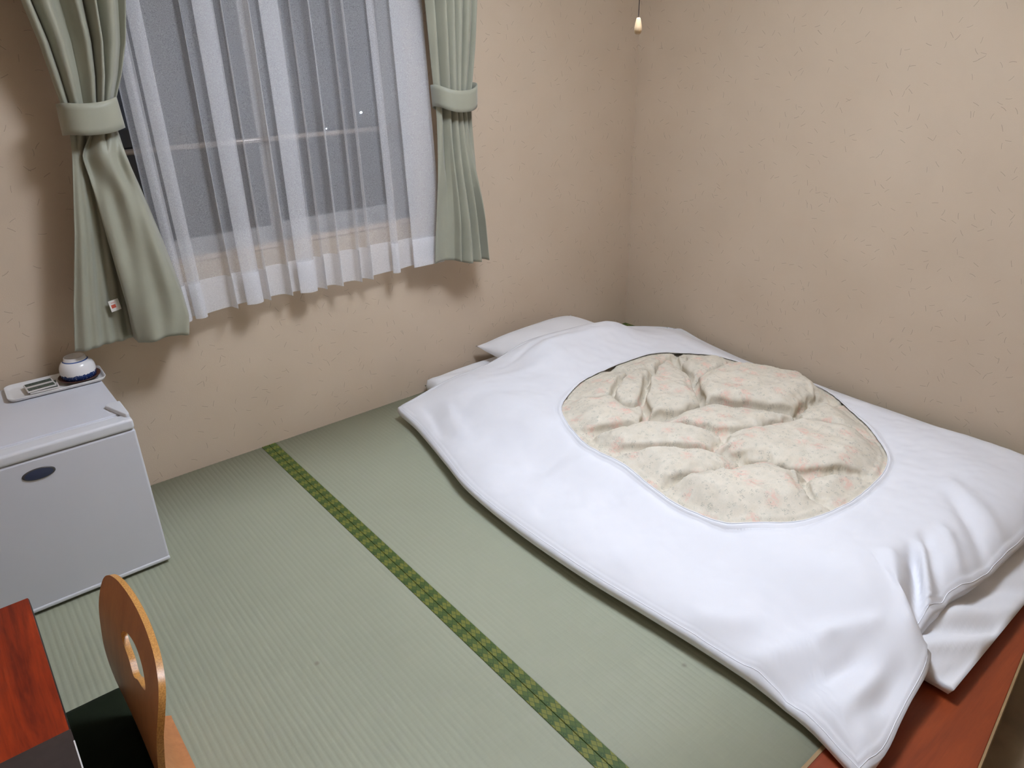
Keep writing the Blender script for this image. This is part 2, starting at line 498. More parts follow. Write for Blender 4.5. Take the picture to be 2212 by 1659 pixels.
def wall_with_hole():
    o = [(X0, ZC), (0.0, ZC), (0.0, -0.25), (X0, -0.25)]
    i = [(OPX0, OPZ1), (OPX1, OPZ1), (OPX1, OPZ0), (OPX0, OPZ0)]
    v = []; f = []
    for y in (0.0, 0.14):
        v += [(x, y, z) for x, z in o] + [(x, y, z) for x, z in i]
    for k in range(4):
        n = (k + 1) % 4
        f.append((k, n, 4 + n, 4 + k)); f.append((8 + k, 8 + n, 12 + n, 12 + k))
        f.append((4 + k, 4 + n, 12 + n, 12 + k)); f.append((k, n, 8 + n, 8 + k))
    return v, f
struct(obj('wall_window_side', *wall_with_hole(), 'wall_x', smooth=False), 'beige fibre wallpaper wall with the curtained window')
struct(obj('wall_right', *box(0.0, 0.1, Y1R, 0.14, -0.25, ZC), 'wall_y', smooth=False), 'plain beige fibre wallpaper wall beside the futon')
struct(obj('wall_left', *box(X0 - 0.1, X0, Y1R, 0.14, -0.25, ZC), 'wall_y', smooth=False))
struct(obj('wall_rear', *box(X0 - 0.1, 0.1, Y1R - 0.1, Y1R, -0.25, ZC), 'wall_x', smooth=False))
struct(obj('ceiling', *box(X0 - 0.1, 0.1, Y1R - 0.1, 0.14, ZC, ZC + 0.08), 'ceiling', smooth=False))

# lower entry floor in front of the raised tatami
struct(obj('floor_entry', *box(X0, 0.0, Y1R, -1.9, -0.25, -0.16), 'carpet', smooth=False), 'dull brown lower entry floor')

# tatami: floor base with three mats; each mat is a ribbed rush surface with two brocade borders
floor = struct(obj('floor', *box(X0, 0.0, -2.02, 0.0, -0.16, -0.03), 'sill', smooth=False), 'raised floor of pale green tatami mats')
MAT_Y0 = -2.026
def mat(x0, x1, left_border=True, right_border=True):
    bw = 0.0265
    a = x0 + (bw if left_border else 0); b = x1 - (bw if right_border else 0)
    rib = 0.0152
    n = int(round((b - a) / rib)); rib = (b - a) / n
    xs = []; zs = []
    for k in range(n):
        for u, h in ((0.0, -0.0009), (0.18, -0.0003), (0.36, 0.0), (0.64, 0.0), (0.82, -0.0003)):
            xs.append(a + (k + u) * rib); zs.append(h)
    xs.append(b); zs.append(-0.0009)
    ny = 6
    ys = np.linspace(MAT_Y0, 0.0, ny)
    v = [(x, y, z) for x, z in zip(xs, zs) for y in ys]
    f = grid_faces(len(xs), ny)
    n0 = len(v)
    # thickness down
    for x, y in ((a, MAT_Y0), (b, MAT_Y0), (b, 0.0), (a, 0.0)):
        v.append((x, y, -0.03))
    L = len(xs)
    f.append([j for j in range(ny)] + [n0 + 3, n0])
    f.append([(L - 1) * ny + j for j in range(ny)] + [n0 + 2, n0 + 1])
    f.append([i * ny for i in range(L)] + [n0 + 1, n0])
    f.append([i * ny + ny - 1 for i in range(L)] + [n0 + 2, n0 + 3])
    m = obj('tatami_mat', v, f, 'tatami', floor, True)
    for side, on in ((0, left_border), (1, right_border)):
        if not on: continue
        c0, c1 = (x0 + 0.0006, x0 + bw) if side == 0 else (x1 - bw, x1 - 0.0006)
        e = bevel(obj('cloth_border', *box(c0, c1, MAT_Y0, 0.0, -0.03, 0.0012), 'heri', m, False), 0.0012, 2)
    return m
mat(X0, -1.970, False, True)
mat(-1.970, -0.985)
mat(-0.985, 0.0)

# threshold board at the foot of the tatami
def threshold():
    outer = lambda x: -2.256 + 0.13 * (x + 1.403)
    xs = np.linspace(X0, 0.0, 9); v = []; f = []
    for x in xs:
        for y, z in ((MAT_Y0, 0.002), (outer(x) + 0.003, 0.002), (outer(x) + 0.003, -0.16), (MAT_Y0, -0.16)):
            v.append((x, y, z))
    for i in range(8):
        for k in range(4):
            f.append((i * 4 + k, i * 4 + 4 + k, i * 4 + 4 + (k + 1) % 4, i * 4 + (k + 1) % 4))
    f += [(0, 1, 2, 3), (32, 33, 34, 35)]
    b = struct(bevel(obj('trim_1', v, f, 'board', smooth=False), 0.002, 2), 'reddish brown wooden threshold board along the tatami edge')
    v = []
    for x in xs:
        for dy, z in ((0.0, 0.0026), (0.0045, 0.0026), (0.0045, -0.16), (0.0, -0.16)):
            v.append((x, outer(x) + dy - 0.0015, z))
    obj('edge_strip', v, f, 'board_trim', b, False)
    v, f = box(X0, 0.0, MAT_Y0 - 0.006, MAT_Y0 + 0.002, -0.1, 0.0032)
    obj('inner_strip', v, f, 'board_trim', b, False)
threshold()

# ------------------------------------------------------------------ window
def window():
    w = bpy.data.objects.new('window_1', None); COL.objects.link(w)
    struct(w, 'dark sliding window with aluminium sashes behind the sheer curtain')
    def frame(name, x0, x1, z0, z1, y0, y1, t, mat_, parent):
        o = [(x0, z1), (x1, z1), (x1, z0), (x0, z0)]
        i = [(x0 + t, z1 - t), (x1 - t, z1 - t), (x1 - t, z0 + t), (x0 + t, z0 + t)]
        v = []; f = []
        for y in (y0, y1): v += [(x, y, z) for x, z in o] + [(x, y, z) for x, z in i]
        for k in range(4):
            n = (k + 1) % 4
            f += [(k, n, 4 + n, 4 + k), (8 + k, 8 + n, 12 + n, 12 + k), (4 + k, 4 + n, 12 + n, 12 + k), (k, n, 8 + n, 8 + k)]
        return obj(name, v, f, mat_, parent, False)
    frame('window_frame', OPX0, OPX1, OPZ0, OPZ1, 0.018, 0.125, 0.022, 'aluminium', w)
    mid = (OPX0 + OPX1) / 2
    for x0, x1, y0 in ((OPX0 + 0.022, mid + 0.02, 0.045), (mid - 0.02, OPX1 - 0.022, 0.080)):
        s = frame('sash', x0, x1, OPZ0 + 0.022, OPZ1 - 0.022, y0, y0 + 0.028, 0.040, 'aluminium', w)
        obj('glass_pane', *box(x0 + 0.038, x1 - 0.038, y0 + 0.012, y0 + 0.016, OPZ0 + 0.060, OPZ1 - 0.060), 'glass', s, False)
    v, f = box(OPX0, OPX1, -0.004, 0.018, OPZ0 - 0.001, OPZ0 + 0.012)
    obj('window_sill', v, f, 'sill', w, False)
window()

g = thing('guard_rail', 'horizontal brown metal guard rail across the window behind the sheer curtain', 'rail', (-1.785, 0.032, 1.083))
obj('bar', *tube([(-0.535, 0, 0), (0.535, 0, 0)], 0.009, 14), 'rail_steel', g)
for sx in (-1, 1):
    obj('bracket', *box(sx * 0.530 - 0.004, sx * 0.530 + 0.004, -0.013, 0.012, -0.018, 0.018), 'rail_steel', g, False)

# night outside: dark ground and a few far street lamps
struct(obj('ground_outside', *box(-40, 60, 0.6, 90, -6.3, -6.2), 'asphalt', smooth=False))
for (x, y, z), r, lb in (((7.159, 16.0, -0.189), 0.012, 'brightest bluish white street lamp far out in the night'), ((6.109, 16.0, -0.514), 0.006, 'faint tiny bluish street lamp far out in the night'), ((8.117, 16.0, 0.428), 0.006, 'faint tiny bluish street lamp far out in the night')):
    t_ = thing('street_lamp', lb, 'street lamp', (x, y, -6.2), 'street lamps in the night outside')
    hgt = z + 6.2
    obj('pole', *tube([(0, 0.12, 0), (0, 0.12, hgt + 0.1)], 0.04, 8), 'asphalt', t_)
    obj('lantern', *lathe([(0.0, -r * 2.4), (r * 2, -r * 1.4), (r * 2.4, 0), (r * 2, r * 1.4), (0.0, r * 2.4)], 14), 'street', t_, True, (0, 0, hgt))

# ------------------------------------------------------------------ ceiling lamp with pull cord
def lamp():
    t = thing('pendant_lamp', 'pendant lamp with a thin dark pull cord ending in a pale wooden knob', 'lamp', LAMP)
    obj('ceiling_cap', *lathe([(0.0, ZC - LAMP[2]), (0.07, ZC - LAMP[2]), (0.065, ZC - LAMP[2] - 0.03), (0.0, ZC - LAMP[2] - 0.035)], 32), 'paper', t)
    obj('stem', *tube([(0, 0, 0.06), (0, 0, ZC - LAMP[2] - 0.02)], 0.008, 10), 'cord', t)
    obj('lamp_rim', *lathe([(0.212, 0.062), (0.222, 0.062), (0.222, -0.012), (0.212, -0.012), (0.212, 0.062)], 64), 'knob', t, False)
    obj('diffuser_offscreen', *lathe([(0.211, -0.004), (0.20, -0.018), (0.15, -0.034), (0.08, -0.043), (0.0, -0.046)], 64), 'lamp', t)
    obj('added_upper_fill_offscreen', *lathe([(0.211, 0.045), (0.10, 0.047), (0.0, 0.048)], 64), 'lamp', t)  # glowing disc added on top to throw fill light at the ceiling
    kx, ky, kz = -1.4905 - LAMP[0], -1.3225 - LAMP[1], 1.364 - LAMP[2]
    pc = obj('pull_cord', *tube([(kx, ky, -0.036), (kx, ky, kz + 0.028)], 0.0009, 6), 'cord', t)
    pk = obj('pull_knob', *lathe([(0.0, 0.0), (0.004, 0.0005), (0.0065, 0.003), (0.0078, 0.008), (0.0076, 0.014), (0.0062, 0.022), (0.0046, 0.029), (0.0035, 0.0315), (0.0, 0.032)], 24), 'knob', t, True, (kx, ky, kz))
    under(pk, pc)
    pk['label'] = 'pale wooden knob'
lamp()

# ------------------------------------------------------------------ sheer curtain
SY = -0.060
def sheer_path():
    pts = [(-2.214, SY - 0.004), (-2.209, SY - 0.001)]
    feats = [(-2.196, 0.026, 0), (-2.153, 0.034, 0), (-2.022, 0.008, 1), (-1.977, 0.050, 0), (-1.906, 0.008, 1), (-1.828, 0.010, 1),
             (-1.784, 0.056, 0), (-1.697, 0.006, 1), (-1.640, 0.014, 1), (-1.562, 0.006, 1), (-1.520, 0.010, 1), (-1.424, 0.024, 0)]
    for x, w, thin in feats:
        if thin:
            pts += [(x - 0.012, SY + 0.002), (x, SY - 0.012), (x + w * 0.6, SY - 0.024), (x + w, SY - 0.012), (x + w + 0.008, SY + 0.003)]
        else:
            pts += [(x - 0.008, SY + 0.004), (x + w * 0.5, SY + 0.002), (x + w, SY - 0.004), (x + w + 0.001, SY - 0.009), (x + w * 0.5, SY - 0.011), (x, SY - 0.013),
                    (x - 0.001, SY - 0.018), (x + w * 0.5, SY - 0.025), (x + w, SY - 0.020), (x + w + 0.010, SY - 0.002)]
    pts += [(-1.335, SY + 0.004), (-1.28, SY), (-1.218, SY - 0.004), (-1.214, SY - 0.010), (-1.27, SY - 0.012), (-1.330, SY - 0.014), (-1.333, SY - 0.019), (-1.27, SY - 0.023), (-1.212, SY - 0.024)]
    # drop points that run backwards by accident between neighbouring features
    return catmull(pts, 6)
def sheer():
    path = sheer_path()
    n = len(path)
    zs = np.linspace(2.0, 0.580, 44)
    def rows(zs, dy=0.0):
        v = []
        for i in range(n):
            x, y = path[i]
            for z in zs:
                low = (2.0 - z) / 1.42
                amp = 0.75 + 0.85 * low
                yy = SY + (y - SY) * amp + 0.006 * low * math.sin(7.5 * x + 1.0) - 0.012 * low
                xx = x + 0.006 * math.sin(2.3 * z + 5 * x) * (0.3 + low)
                zz = z + (0.006 * math.sin(9 * x) if low > 0.98 else 0)
                v.append((xx, yy + dy, zz))
        return v
    s = obj('sheer_curtain', rows(zs), grid_faces(n, len(zs)), 'sheer')
    tag(s, 'white translucent sheer curtain hanging in pleats over the dark window', 'curtain')
    hz = np.linspace(0.692, 0.581, 6)
    obj('hem', rows(hz, -0.0022), grid_faces(n, 6), 'sheer_hem', s)
sheer()

# curtain rail above the view
r_ = thing('curtain_rail', 'slim metal double curtain rail above the window', 'curtain rail', (-1.78, -0.10, 2.03))
for yy in (0.025, -0.03):
    obj('track', *box(-0.85, 0.85, yy - 0.008, yy + 0.008, -0.01, 0.01), 'metal', r_, False)
for xx in (-0.8, 0.0, 0.8):
    obj('bracket', *box(xx - 0.012, xx + 0.012, -0.04, 0.10, 0.008, 0.014), 'metal', r_, False)

# ------------------------------------------------------------------ green curtains
def interp_rows(keys, z):
    ks = sorted(keys)
    return [np.interp(z, [k[0] for k in ks], [k[c] for k in ks]) for c in range(1, len(ks[0]))]

def left_curtain():
    t = thing('drape', 'sage green drape tied back beside the refrigerator, lower part swept aside', 'curtain', (-2.32, -0.13, 0.57))
    ox, oy, oz = t.location
    NS, NZ = 170, 130
    S = np.linspace(0, 1, NS)
    zs = np.linspace(2.02, 0.0, NZ)
    zs = np.linspace(2.02, 0.565, NZ)
    V = np.zeros((NS, NZ, 3))
    up = [(2.02, -2.545, -2.085), (1.75, -2.490, -2.110), (1.48, -2.415, -2.172), (1.38, -2.396, -2.190), (1.30, -2.386, -2.215), (1.235, -2.378, -2.243), (1.19, -2.374, -2.256)]
    loL = [(1.19, -2.374, -2.345), (1.10, -2.388, -2.335), (0.9, -2.432, -2.330), (0.7, -2.482, -2.338), (0.56, -2.512, -2.345)]
    loR = [(1.19, -2.350, -2.256), (1.10, -2.366, -2.248), (1.01, -2.360, -2.232), (0.85, -2.356, -2.205), (0.70, -2.352, -2.182), (0.62, -2.350, -2.176), (0.56, -2.345, -2.190)]
    for j, z in enumerate(zs):
        # upper pleats
        xl, xr = interp_rows(up, z)
        wz = smoothstep(1.19, 1.55, z)
        xu = xl + (xr - xl) * (S + 0.018 * np.sin(2 * np.pi * 5 * S + 0.6) * wz)
        A = 0.018 + 0.016 * wz
        SU = S + 0.035 * np.sin(2 * np.pi * 1.3 * S + 0.8) + 0.012 * np.sin(2 * np.pi * (2.4 * S + 0.35 * z))
        yu = -0.145 - A * (0.8 + 0.35 * np.sin(9 * S + 1.5)) * (np.abs(np.sin(np.pi * (4.9 * SU + 0.22))) ** 0.8 * 2 - 1) + 0.008 * np.sin(13 * S + 2 * z)
        yu += 0.035 * ((S - 0.5) * 2) ** 2 * (1 - wz)
        # lower: hanging panel and swept front panel
        al, am = interp_rows(loL, z); bl, br = interp_rows(loR, z)
        low = smoothstep(1.19, 0.6, z)
        xs = np.where(S < 0.46, al + (am - al) * (S / 0.46), 0.0)
        q = np.clip((S - 0.46) / 0.08, 0, 1)
        p = np.clip((S - 0.54) / 0.46, 0, 1)
        xf = bl + (br - bl) * (1 - (1 - p) ** 1.15)
        xs = np.where(S >= 0.54, xf, xs)
        xs = np.where((S >= 0.46) & (S < 0.54), am + (bl - am) * q, xs)
        sl = np.clip(S / 0.46, 0, 1)
        yl = -0.140 + 0.045 * smoothstep(0.35, 1.0, sl) * (0.5 + 0.5 * low) - 0.010 * np.sin(np.pi * sl * 3.0) * low + 0.004 * np.sin(30 * sl)* low
        yf = -0.150 - 0.040 * np.sin(np.pi * np.clip(p * 0.93 + 0.05, 0, 1)) ** 0.7 * (0.6 + 0.6 * low) + 0.045 * smoothstep(0.8, 1.0, p)
        yf += 0.008 * np.sin(2 * np.pi * (1.5 * p + 0.9 * z)) + 0.004 * np.sin(2 * np.pi * (3.2 * p - 1.9 * z) + 1.0)
        # small pulled creases under the tie
        yf += 0.012 * np.exp(-((z - 1.08) / 0.06) ** 2) * np.sin(2 * np.pi * 2.2 * p)
        ym = np.where(S < 0.46, yl, np.where(S >= 0.54, yf, 0))
        yl_end = -0.140 + 0.045 * (0.5 + 0.5 * low)
        yf0 = -0.150 - 0.040 * math.sin(math.pi * 0.05) ** 0.7 * (0.6 + 0.6 * low)
        ym = np.where((S >= 0.46) & (S < 0.54), yl_end + (yf0 - yl_end) * q, ym)
        k = smoothstep(1.215, 1.10, z)
        V[:, j, 0] = xu * (1 - k) + xs * k
        V[:, j, 1] = yu * (1 - k) + ym * k
        V[:, j, 2] = z + np.where(S >= 0.54, 0.012 * (1 - np.abs(2 * p - 1)) * low - 0.008 * p * low, 0.010 * (1 - sl) * low) * smoothstep(0.9, 0.57, z)
    V -= np.array([ox, oy, oz])
    o = obj('fabric', V.reshape(-1, 3), grid_faces(NS, NZ), 'curtain', t)
    m = o.modifiers.new('thick', 'SOLIDIFY'); m.thickness = 0.003; m.offset = 0
    # tie band
    v = []; n = 56; rows_ = 6
    for i in range(n):
        a = 2 * math.pi * i / n
        ca, sa = math.cos(a), math.sin(a)
        for j in range(rows_):
            u = j / (rows_ - 1)
            rx = 0.068 + 0.004 * u; ry = 0.062
            x = -2.319 + rx * np.sign(ca) * abs(ca) ** 0.75 - 0.005 * u * 0
            y = -0.138 + ry * np.sign(sa) * abs(sa) ** 0.75
            z = 1.240 - 0.078 * u + 0.004 * ca - 0.003 * math.sin(3 * a)
            v.append((x - ox, y - oy, z - oz))
    b = obj('tieback', v, grid_faces(n, rows_, True), 'curtain', t)
    m = b.modifiers.new('thick', 'SOLIDIFY'); m.thickness = 0.004; m.offset = 1
    # stitched hem line and care tag
    v, f = box(-0.0145, 0.0145, -0.0008, 0.0008, -0.0165, 0.0165)
    tg = obj('care_tag', v, f, 'tag', t, False, (-2.379 - ox, -0.137 - oy, 0.684 - oz))
    under(tg, o)
    tg['label'] = 'small white care tag with red print'
    tg.rotation_euler = (0, math.radians(-6), math.radians(12))
    return t

def right_curtain():
    t = thing('drape', 'sage green drape tied back on the wall near the futon, narrow and straight', 'curtain', (-1.13, -0.12, 0.57))
    ox, oy, oz = t.location
    NS, NZ = 170, 120
    S = np.linspace(0, 1, NS)
    zs = np.linspace(2.02, 0.565, NZ)
    V = np.zeros((NS, NZ, 3))
    keys = [(2.02, -1.345, -0.985), (1.75, -1.285, -1.005), (1.49, -1.232, -1.022), (1.35, -1.222, -1.035), (1.225, -1.214, -1.052), (1.18, -1.210, -1.060), (1.10, -1.212, -1.058), (0.9, -1.226, -1.045), (0.7, -1.247, -1.025), (0.56, -1.262, -1.010)]
    for j, z in enumerate(zs):
        xl, xr = interp_rows(keys, z)
        hi = smoothstep(1.2, 1.6, z); low = smoothstep(1.16, 0.7, z)
        # flat leading panel then packed folds
        Sw = np.where(S < 0.25, S / 0.25 * 0.37, 0.37 + (S - 0.25) / 0.75 * 0.63)
        Sx = Sw * low + S * (1 - low)
        ph = np.clip((S - 0.25) / 0.75, 0, 1)
        xf = xl + (xr - xl) * (Sx + 0.025 * np.sin(2 * np.pi * 4 * ph) * smoothstep(0, 0.08, ph) * low + 0.02 * np.sin(2 * np.pi * 5 * S) * hi)
        yl = -0.158 + (-0.026 * np.cos(2 * np.pi * (3.5 * ph)) * smoothstep(0, 0.05, ph) + 0.016 * (1 - smoothstep(0, 0.05, ph)))
        yl = yl + 0.016 * (1 - smoothstep(0, 0.05, ph)) * np.sin(S / 0.25 * np.pi)
        SU = S + 0.03 * np.sin(2 * np.pi * 1.2 * S + 2.0) + 0.010 * np.sin(2 * np.pi * (2.2 * S + 0.4 * z))
        yu = -0.148 - (0.016 + 0.014 * hi) * (0.85 + 0.3 * np.sin(8 * S)) * (np.abs(np.sin(np.pi * (5.3 * SU + 0.1))) ** 0.8 * 2 - 1) + 0.02 * ((S - 0.5) * 2) ** 2
        V[:, j, 0] = xf
        V[:, j, 1] = yu * (1 - low) + yl * low + 0.003 * np.sin(11 * z + 9 * S)
        V[:, j, 2] = z + 0.028 * (1 - S) * low * smoothstep(0.8, 0.57, z) + 0.004 * np.sin(9 * S) * low
    V -= np.array([ox, oy, oz])
    o = obj('fabric', V.reshape(-1, 3), grid_faces(NS, NZ), 'curtain', t)
    m = o.modifiers.new('thick', 'SOLIDIFY'); m.thickness = 0.003; m.offset = 0
    v = []; n = 56; rows_ = 6
    for i in range(n):
        a = 2 * math.pi * i / n
        ca, sa = math.cos(a), math.sin(a)
        for j in range(rows_):
            u = j / (rows_ - 1)
            x = -1.133 + (0.084 - 0.004 * u) * np.sign(ca) * abs(ca) ** 0.8
            y = -0.143 + 0.058 * np.sign(sa) * abs(sa) ** 0.8
            z = 1.222 - 0.072 * u + 0.022 * ca * ca * (1 if sa < 0 else 1) - 0.014
            v.append((x - ox, y - oy, z - oz))
    b = obj('tieback', v, grid_faces(n, rows_, True), 'curtain', t)
    m = b.modifiers.new('thick', 'SOLIDIFY'); m.thickness = 0.004; m.offset = 1
left_curtain()
right_curtain()

# ------------------------------------------------------------------ futon: mattress, pillow, duvet cover, quilt
MX0, MX1, MYF, MYH, MZ = -1.285, -0.26, -2.150, -0.030, 0.085

def soft_slab(name, x0, x1, y0, y1, z0, z1, rad, mat_, parent=None, nx=60, ny=110, puff=0.0, wr=0.003, seed=1, thin=0.0, extra=None):
    """soft pad: superellipse outline, rounded sides, gentle unevenness"""
    cx, cy = (x0 + x1) / 2, (y0 + y1) / 2
    hx, hy = (x1 - x0) / 2, (y1 - y0) / 2
    V = []; F = []
    prof = []
    for k in range(9):                                   # side profile bottom -> top
        a = -math.pi / 2 + math.pi * k / 8
        prof.append((math.cos(a), math.sin(a)))
    U = np.linspace(-1, 1, nx); W = np.linspace(-1, 1, ny)
    def sheet(top):
        out = []
        for u in U:
            for w in W:
                x = cx + u * hx; y = cy + w * hy
                dx = hx * (1 - abs(u)); dy = hy * (1 - abs(w)); d = min(dx, dy)
                e = math.sqrt(max(0.0, 1 - (1 - min(d / rad, 1)) ** 2))
                zm = (z0 + z1) / 2
                n_ = wr * float(vnoise(np.array(x * 9.0), np.array(y * 9.0), seed) + 0.5 * vnoise(np.array(x * 23.0), np.array(y * 23.0), seed + 1))
                if top: z = zm + (z1 * (1 - thin * float(smoothstep(0.86, 1.0, -w))) - zm) * e + n_ * e + puff * (1 - u * u) * (1 - w * w)
                else: z = zm - (zm - z0) * e
                if top and extra: z += extra(x, y) * e
                out.append((x - cx, y - cy, z - z0))
        return out
    T = sheet(True); B = sheet(False)
    V = T + B
    F = grid_faces(nx, ny) + grid_faces(nx, ny, off=nx * ny)
    o = obj(name, V, F, mat_, parent, True, (cx, cy, z0))
    bm = bmesh.new(); bm.from_mesh(o.data)
    bmesh.ops.remove_doubles(bm, verts=bm.verts, dist=0.0004)
    bmesh.ops.recalc_face_normals(bm, faces=bm.faces)
    bm.to_mesh(o.data); bm.free()
    o.data.polygons.foreach_set('use_smooth', [True] * len(o.data.polygons))
    return o

def sheet_folds(x, y):
    v = 0.0
    for (ax, ay), (bx, by), w, h in (((-1.26, -2.05), (-1.08, -2.15), 0.016, 0.016), ((-1.20, -2.03), (-1.02, -2.14), 0.014, -0.012), ((-1.10, -2.05), (-0.92, -2.15), 0.020, 0.012),
                                     ((-0.95, -2.06), (-0.78, -2.15), 0.018, -0.008), ((-1.28, -2.12), (-1.16, -2.15), 0.014, -0.010), ((-0.80, -2.05), (-0.60, -2.14), 0.025, 0.009), ((-1.30, -0.08), (-1.10, -0.12), 0.02, 0.006)):
        dx, dy = bx - ax, by - ay; L = math.hypot(dx, dy)
        t = ((x - ax) * dx + (y - ay) * dy) / (L * L); d = ((x - ax) * dy - (y - ay) * dx) / L
        if -0.4 < t < 1.4: v += h * math.exp(-(d / w) ** 2) * math.exp(-(max(0, abs(t - 0.5) - 0.4) / 0.2) ** 2)
    return v
mt = soft_slab('futon_mattress', MX0, MX1, MYF, MYH, 0.003, MZ, 0.035, 'white_cotton2', None, 110, 200, 0.0, 0.005, 3, 0.42, sheet_folds)
tag(mt, 'flat futon mattress in a white sheet lying on the tatami under the duvet', 'mattress')

def pillow():
    cx, cy, hx, hy = -0.725, -0.235, 0.292, 0.195
    n = 54; m = 42; V = []
    for top in (1, 0):
        for i in range(n):
            for j in range(m):
                u = -1 + 2 * i / (n - 1); w = -1 + 2 * j / (m - 1)
                pinch = 1 - 0.09 * (1 - w * w) * abs(u) ** 4 - 0.0
                pinch2 = 1 - 0.10 * (1 - u * u) * abs(w) ** 4
                x = hx * u * pinch; y = hy * w * pinch2
                e = ((1 - abs(u) ** 3) * (1 - abs(w) ** 3)) ** 0.62
                zz = 0.055 + (0.078 if top else -0.050) * e
                zz += 0.016 * (u * u) * (w * w) * (1 - e)
                if top: zz += 0.004 * float(vnoise(np.array(u * 3.0), np.array(w * 3.0), 11)) * e
                V.append((x, y, zz))
    F = grid_faces(n, m) + grid_faces(n, m, off=n * m)
    o = obj('pillow', V, F, 'white_cotton2', None, True, (cx, cy, MZ + 0.002))
    o.rotation_euler = (math.radians(0), 0, math.radians(1.0))
    bm = bmesh.new(); bm.from_mesh(o.data)
    bmesh.ops.remove_doubles(bm, verts=bm.verts, dist=0.0004)
    bmesh.ops.recalc_face_normals(bm, faces=bm.faces)
    bm.to_mesh(o.data); bm.free()
    tag(o, 'white pillow half tucked under the head end of the duvet', 'pillow')
pillow()

# outline of the duvet cover on the floor plan (x, y, edge height), from the head corner down the left side
OUT = [(-1.500, -0.163, 0.045), (-1.512, -0.29, 0.040), (-1.540, -0.43, 0.040), (-1.584, -0.62, 0.042), (-1.624, -0.80, 0.044), (-1.642, -1.05, 0.044),
       (-1.638, -1.32, 0.044), (-1.618, -1.55, 0.044), (-1.605, -1.70, 0.042), (-1.597, -1.84, 0.036), (-1.602, -1.98, 0.026), (-1.618, -2.065, 0.016),
       (-1.632, -2.118, 0.012), (-1.585, -2.126, 0.018), (-1.548, -2.124, 0.028), (-1.50, -2.116, 0.040), (-1.42, -2.104, 0.055), (-1.345, -2.095, 0.070),
       (-1.285, -2.080, 0.080), (-1.255, -2.062, 0.070), (-1.225, -2.040, 0.086), (-1.15, -2.043, 0.086), (-1.068, -2.040, 0.084), (-1.0, -2.052, 0.084), (-0.88, -2.062, 0.084),
       (-0.67, -2.070, 0.084), (-0.42, -2.066, 0.084), (-0.22, -2.055, 0.07), (-0.085, -2.06, 0.045), (-0.068, -1.88, 0.034), (-0.060, -1.6, 0.032),
       (-0.056, -1.2, 0.032), (-0.056, -0.8, 0.036), (-0.055, -0.55, 0.06), (-0.052, -0.405, 0.085), (-0.144, -0.392, 0.120), (-0.257, -0.372, 0.148),
       (-0.406, -0.348, 0.180), (-0.52, -0.325, 0.206), (-0.62, -0.309, 0.216), (-0.766, -0.287, 0.212), (-0.904, -0.264, 0.204), (-1.00, -0.247, 0.186), (-1.086, -0.234, 0.160), (-1.20, -0.215, 0.130),
       (-1.335, -0.192, 0.106), (-1.417, -0.178, 0.080)]
CORNERS = (0, 12, 28, 34)
# the round opening of the cover
HOLE = [(-1.172, -0.761), (-1.097, -0.703), (-0.984, -0.655), (-0.836, -0.634), (-0.624, -0.639), (-0.484, -0.693), (-0.359, -0.787), (-0.290, -0.908), (-0.255, -0.99),
        (-0.232, -1.116), (-0.28, -1.235), (-0.40, -1.415), (-0.510, -1.56), (-0.610, -1.651), (-0.699, -1.694), (-0.801, -1.713), (-0.937, -1.718), (-1.077, -1.705),
        (-1.176, -1.658), (-1.247, -1.591), (-1.288, -1.531), (-1.303, -1.449), (-1.305, -1.368), (-1.292, -1.269), (-1.272, -1.175), (-1.273, -1.059), (-1.271, -0.994), (-1.256, -0.93), (-1.225, -0.84)]
HC = np.array([-0.80, -1.18])

def seg_dist(px, py, poly):
    d = np.full(px.shape, 1e9)
    P = np.array(poly)[:, :2]
    for i in range(len(P)):
        a = P[i]; b = P[(i + 1) % len(P)]
        ab = b - a
        t = np.clip(((px - a[0]) * ab[0] + (py - a[1]) * ab[1]) / (ab @ ab), 0, 1)
        d = np.minimum(d, np.hypot(px - a[0] - t * ab[0], py - a[1] - t * ab[1]))
    return d

def support(x, y):
    m = smoothstep(MX0 - 0.17, MX0 + 0.06, x) * smoothstep(MX1 + 0.17, MX1 - 0.06, x) * smoothstep(MYF - 0.1, MYF + 0.08, y) * smoothstep(0.1, -0.1, y)
    p = smoothstep(-1.10, -0.88, x) * smoothstep(-0.34, -0.56, x) * smoothstep(-0.62, -0.36, y)
    return 0.078 * m + 0.085 * p

def inside_z(x, y):
    return 0.118 + support(x, y) - 0.030 * smoothstep(-0.55, -0.15, x) * smoothstep(-0.42, -0.8, y)

def ray_radius(ang, poly):
    """distance from HC to the closed polyline along each angle"""
    P = np.array(poly)[:, :2] - HC
    out = np.zeros(len(ang)); idx = np.zeros(len(ang)); 
    dirs = np.stack([np.cos(ang), np.sin(ang)], 1)
    N = len(P)
    for k, d in enumerate(dirs):
        best = -1; bi = 0
        for i in range(N):
            a = P[i]; e = P[(i + 1) % N] - a
            den = d[0] * e[1] - d[1] * e[0]
            if abs(den) < 1e-12: continue
            t = (a[0] * e[1] - a[1] * e[0]) / den
            s = (a[0] * d[1] - a[1] * d[0]) / den
            if t > 0 and -1e-9 <= s <= 1 + 1e-9 and t > best:
                best = t; bi = i + s
        out[k] = best; idx[k] = bi
    return out, idx

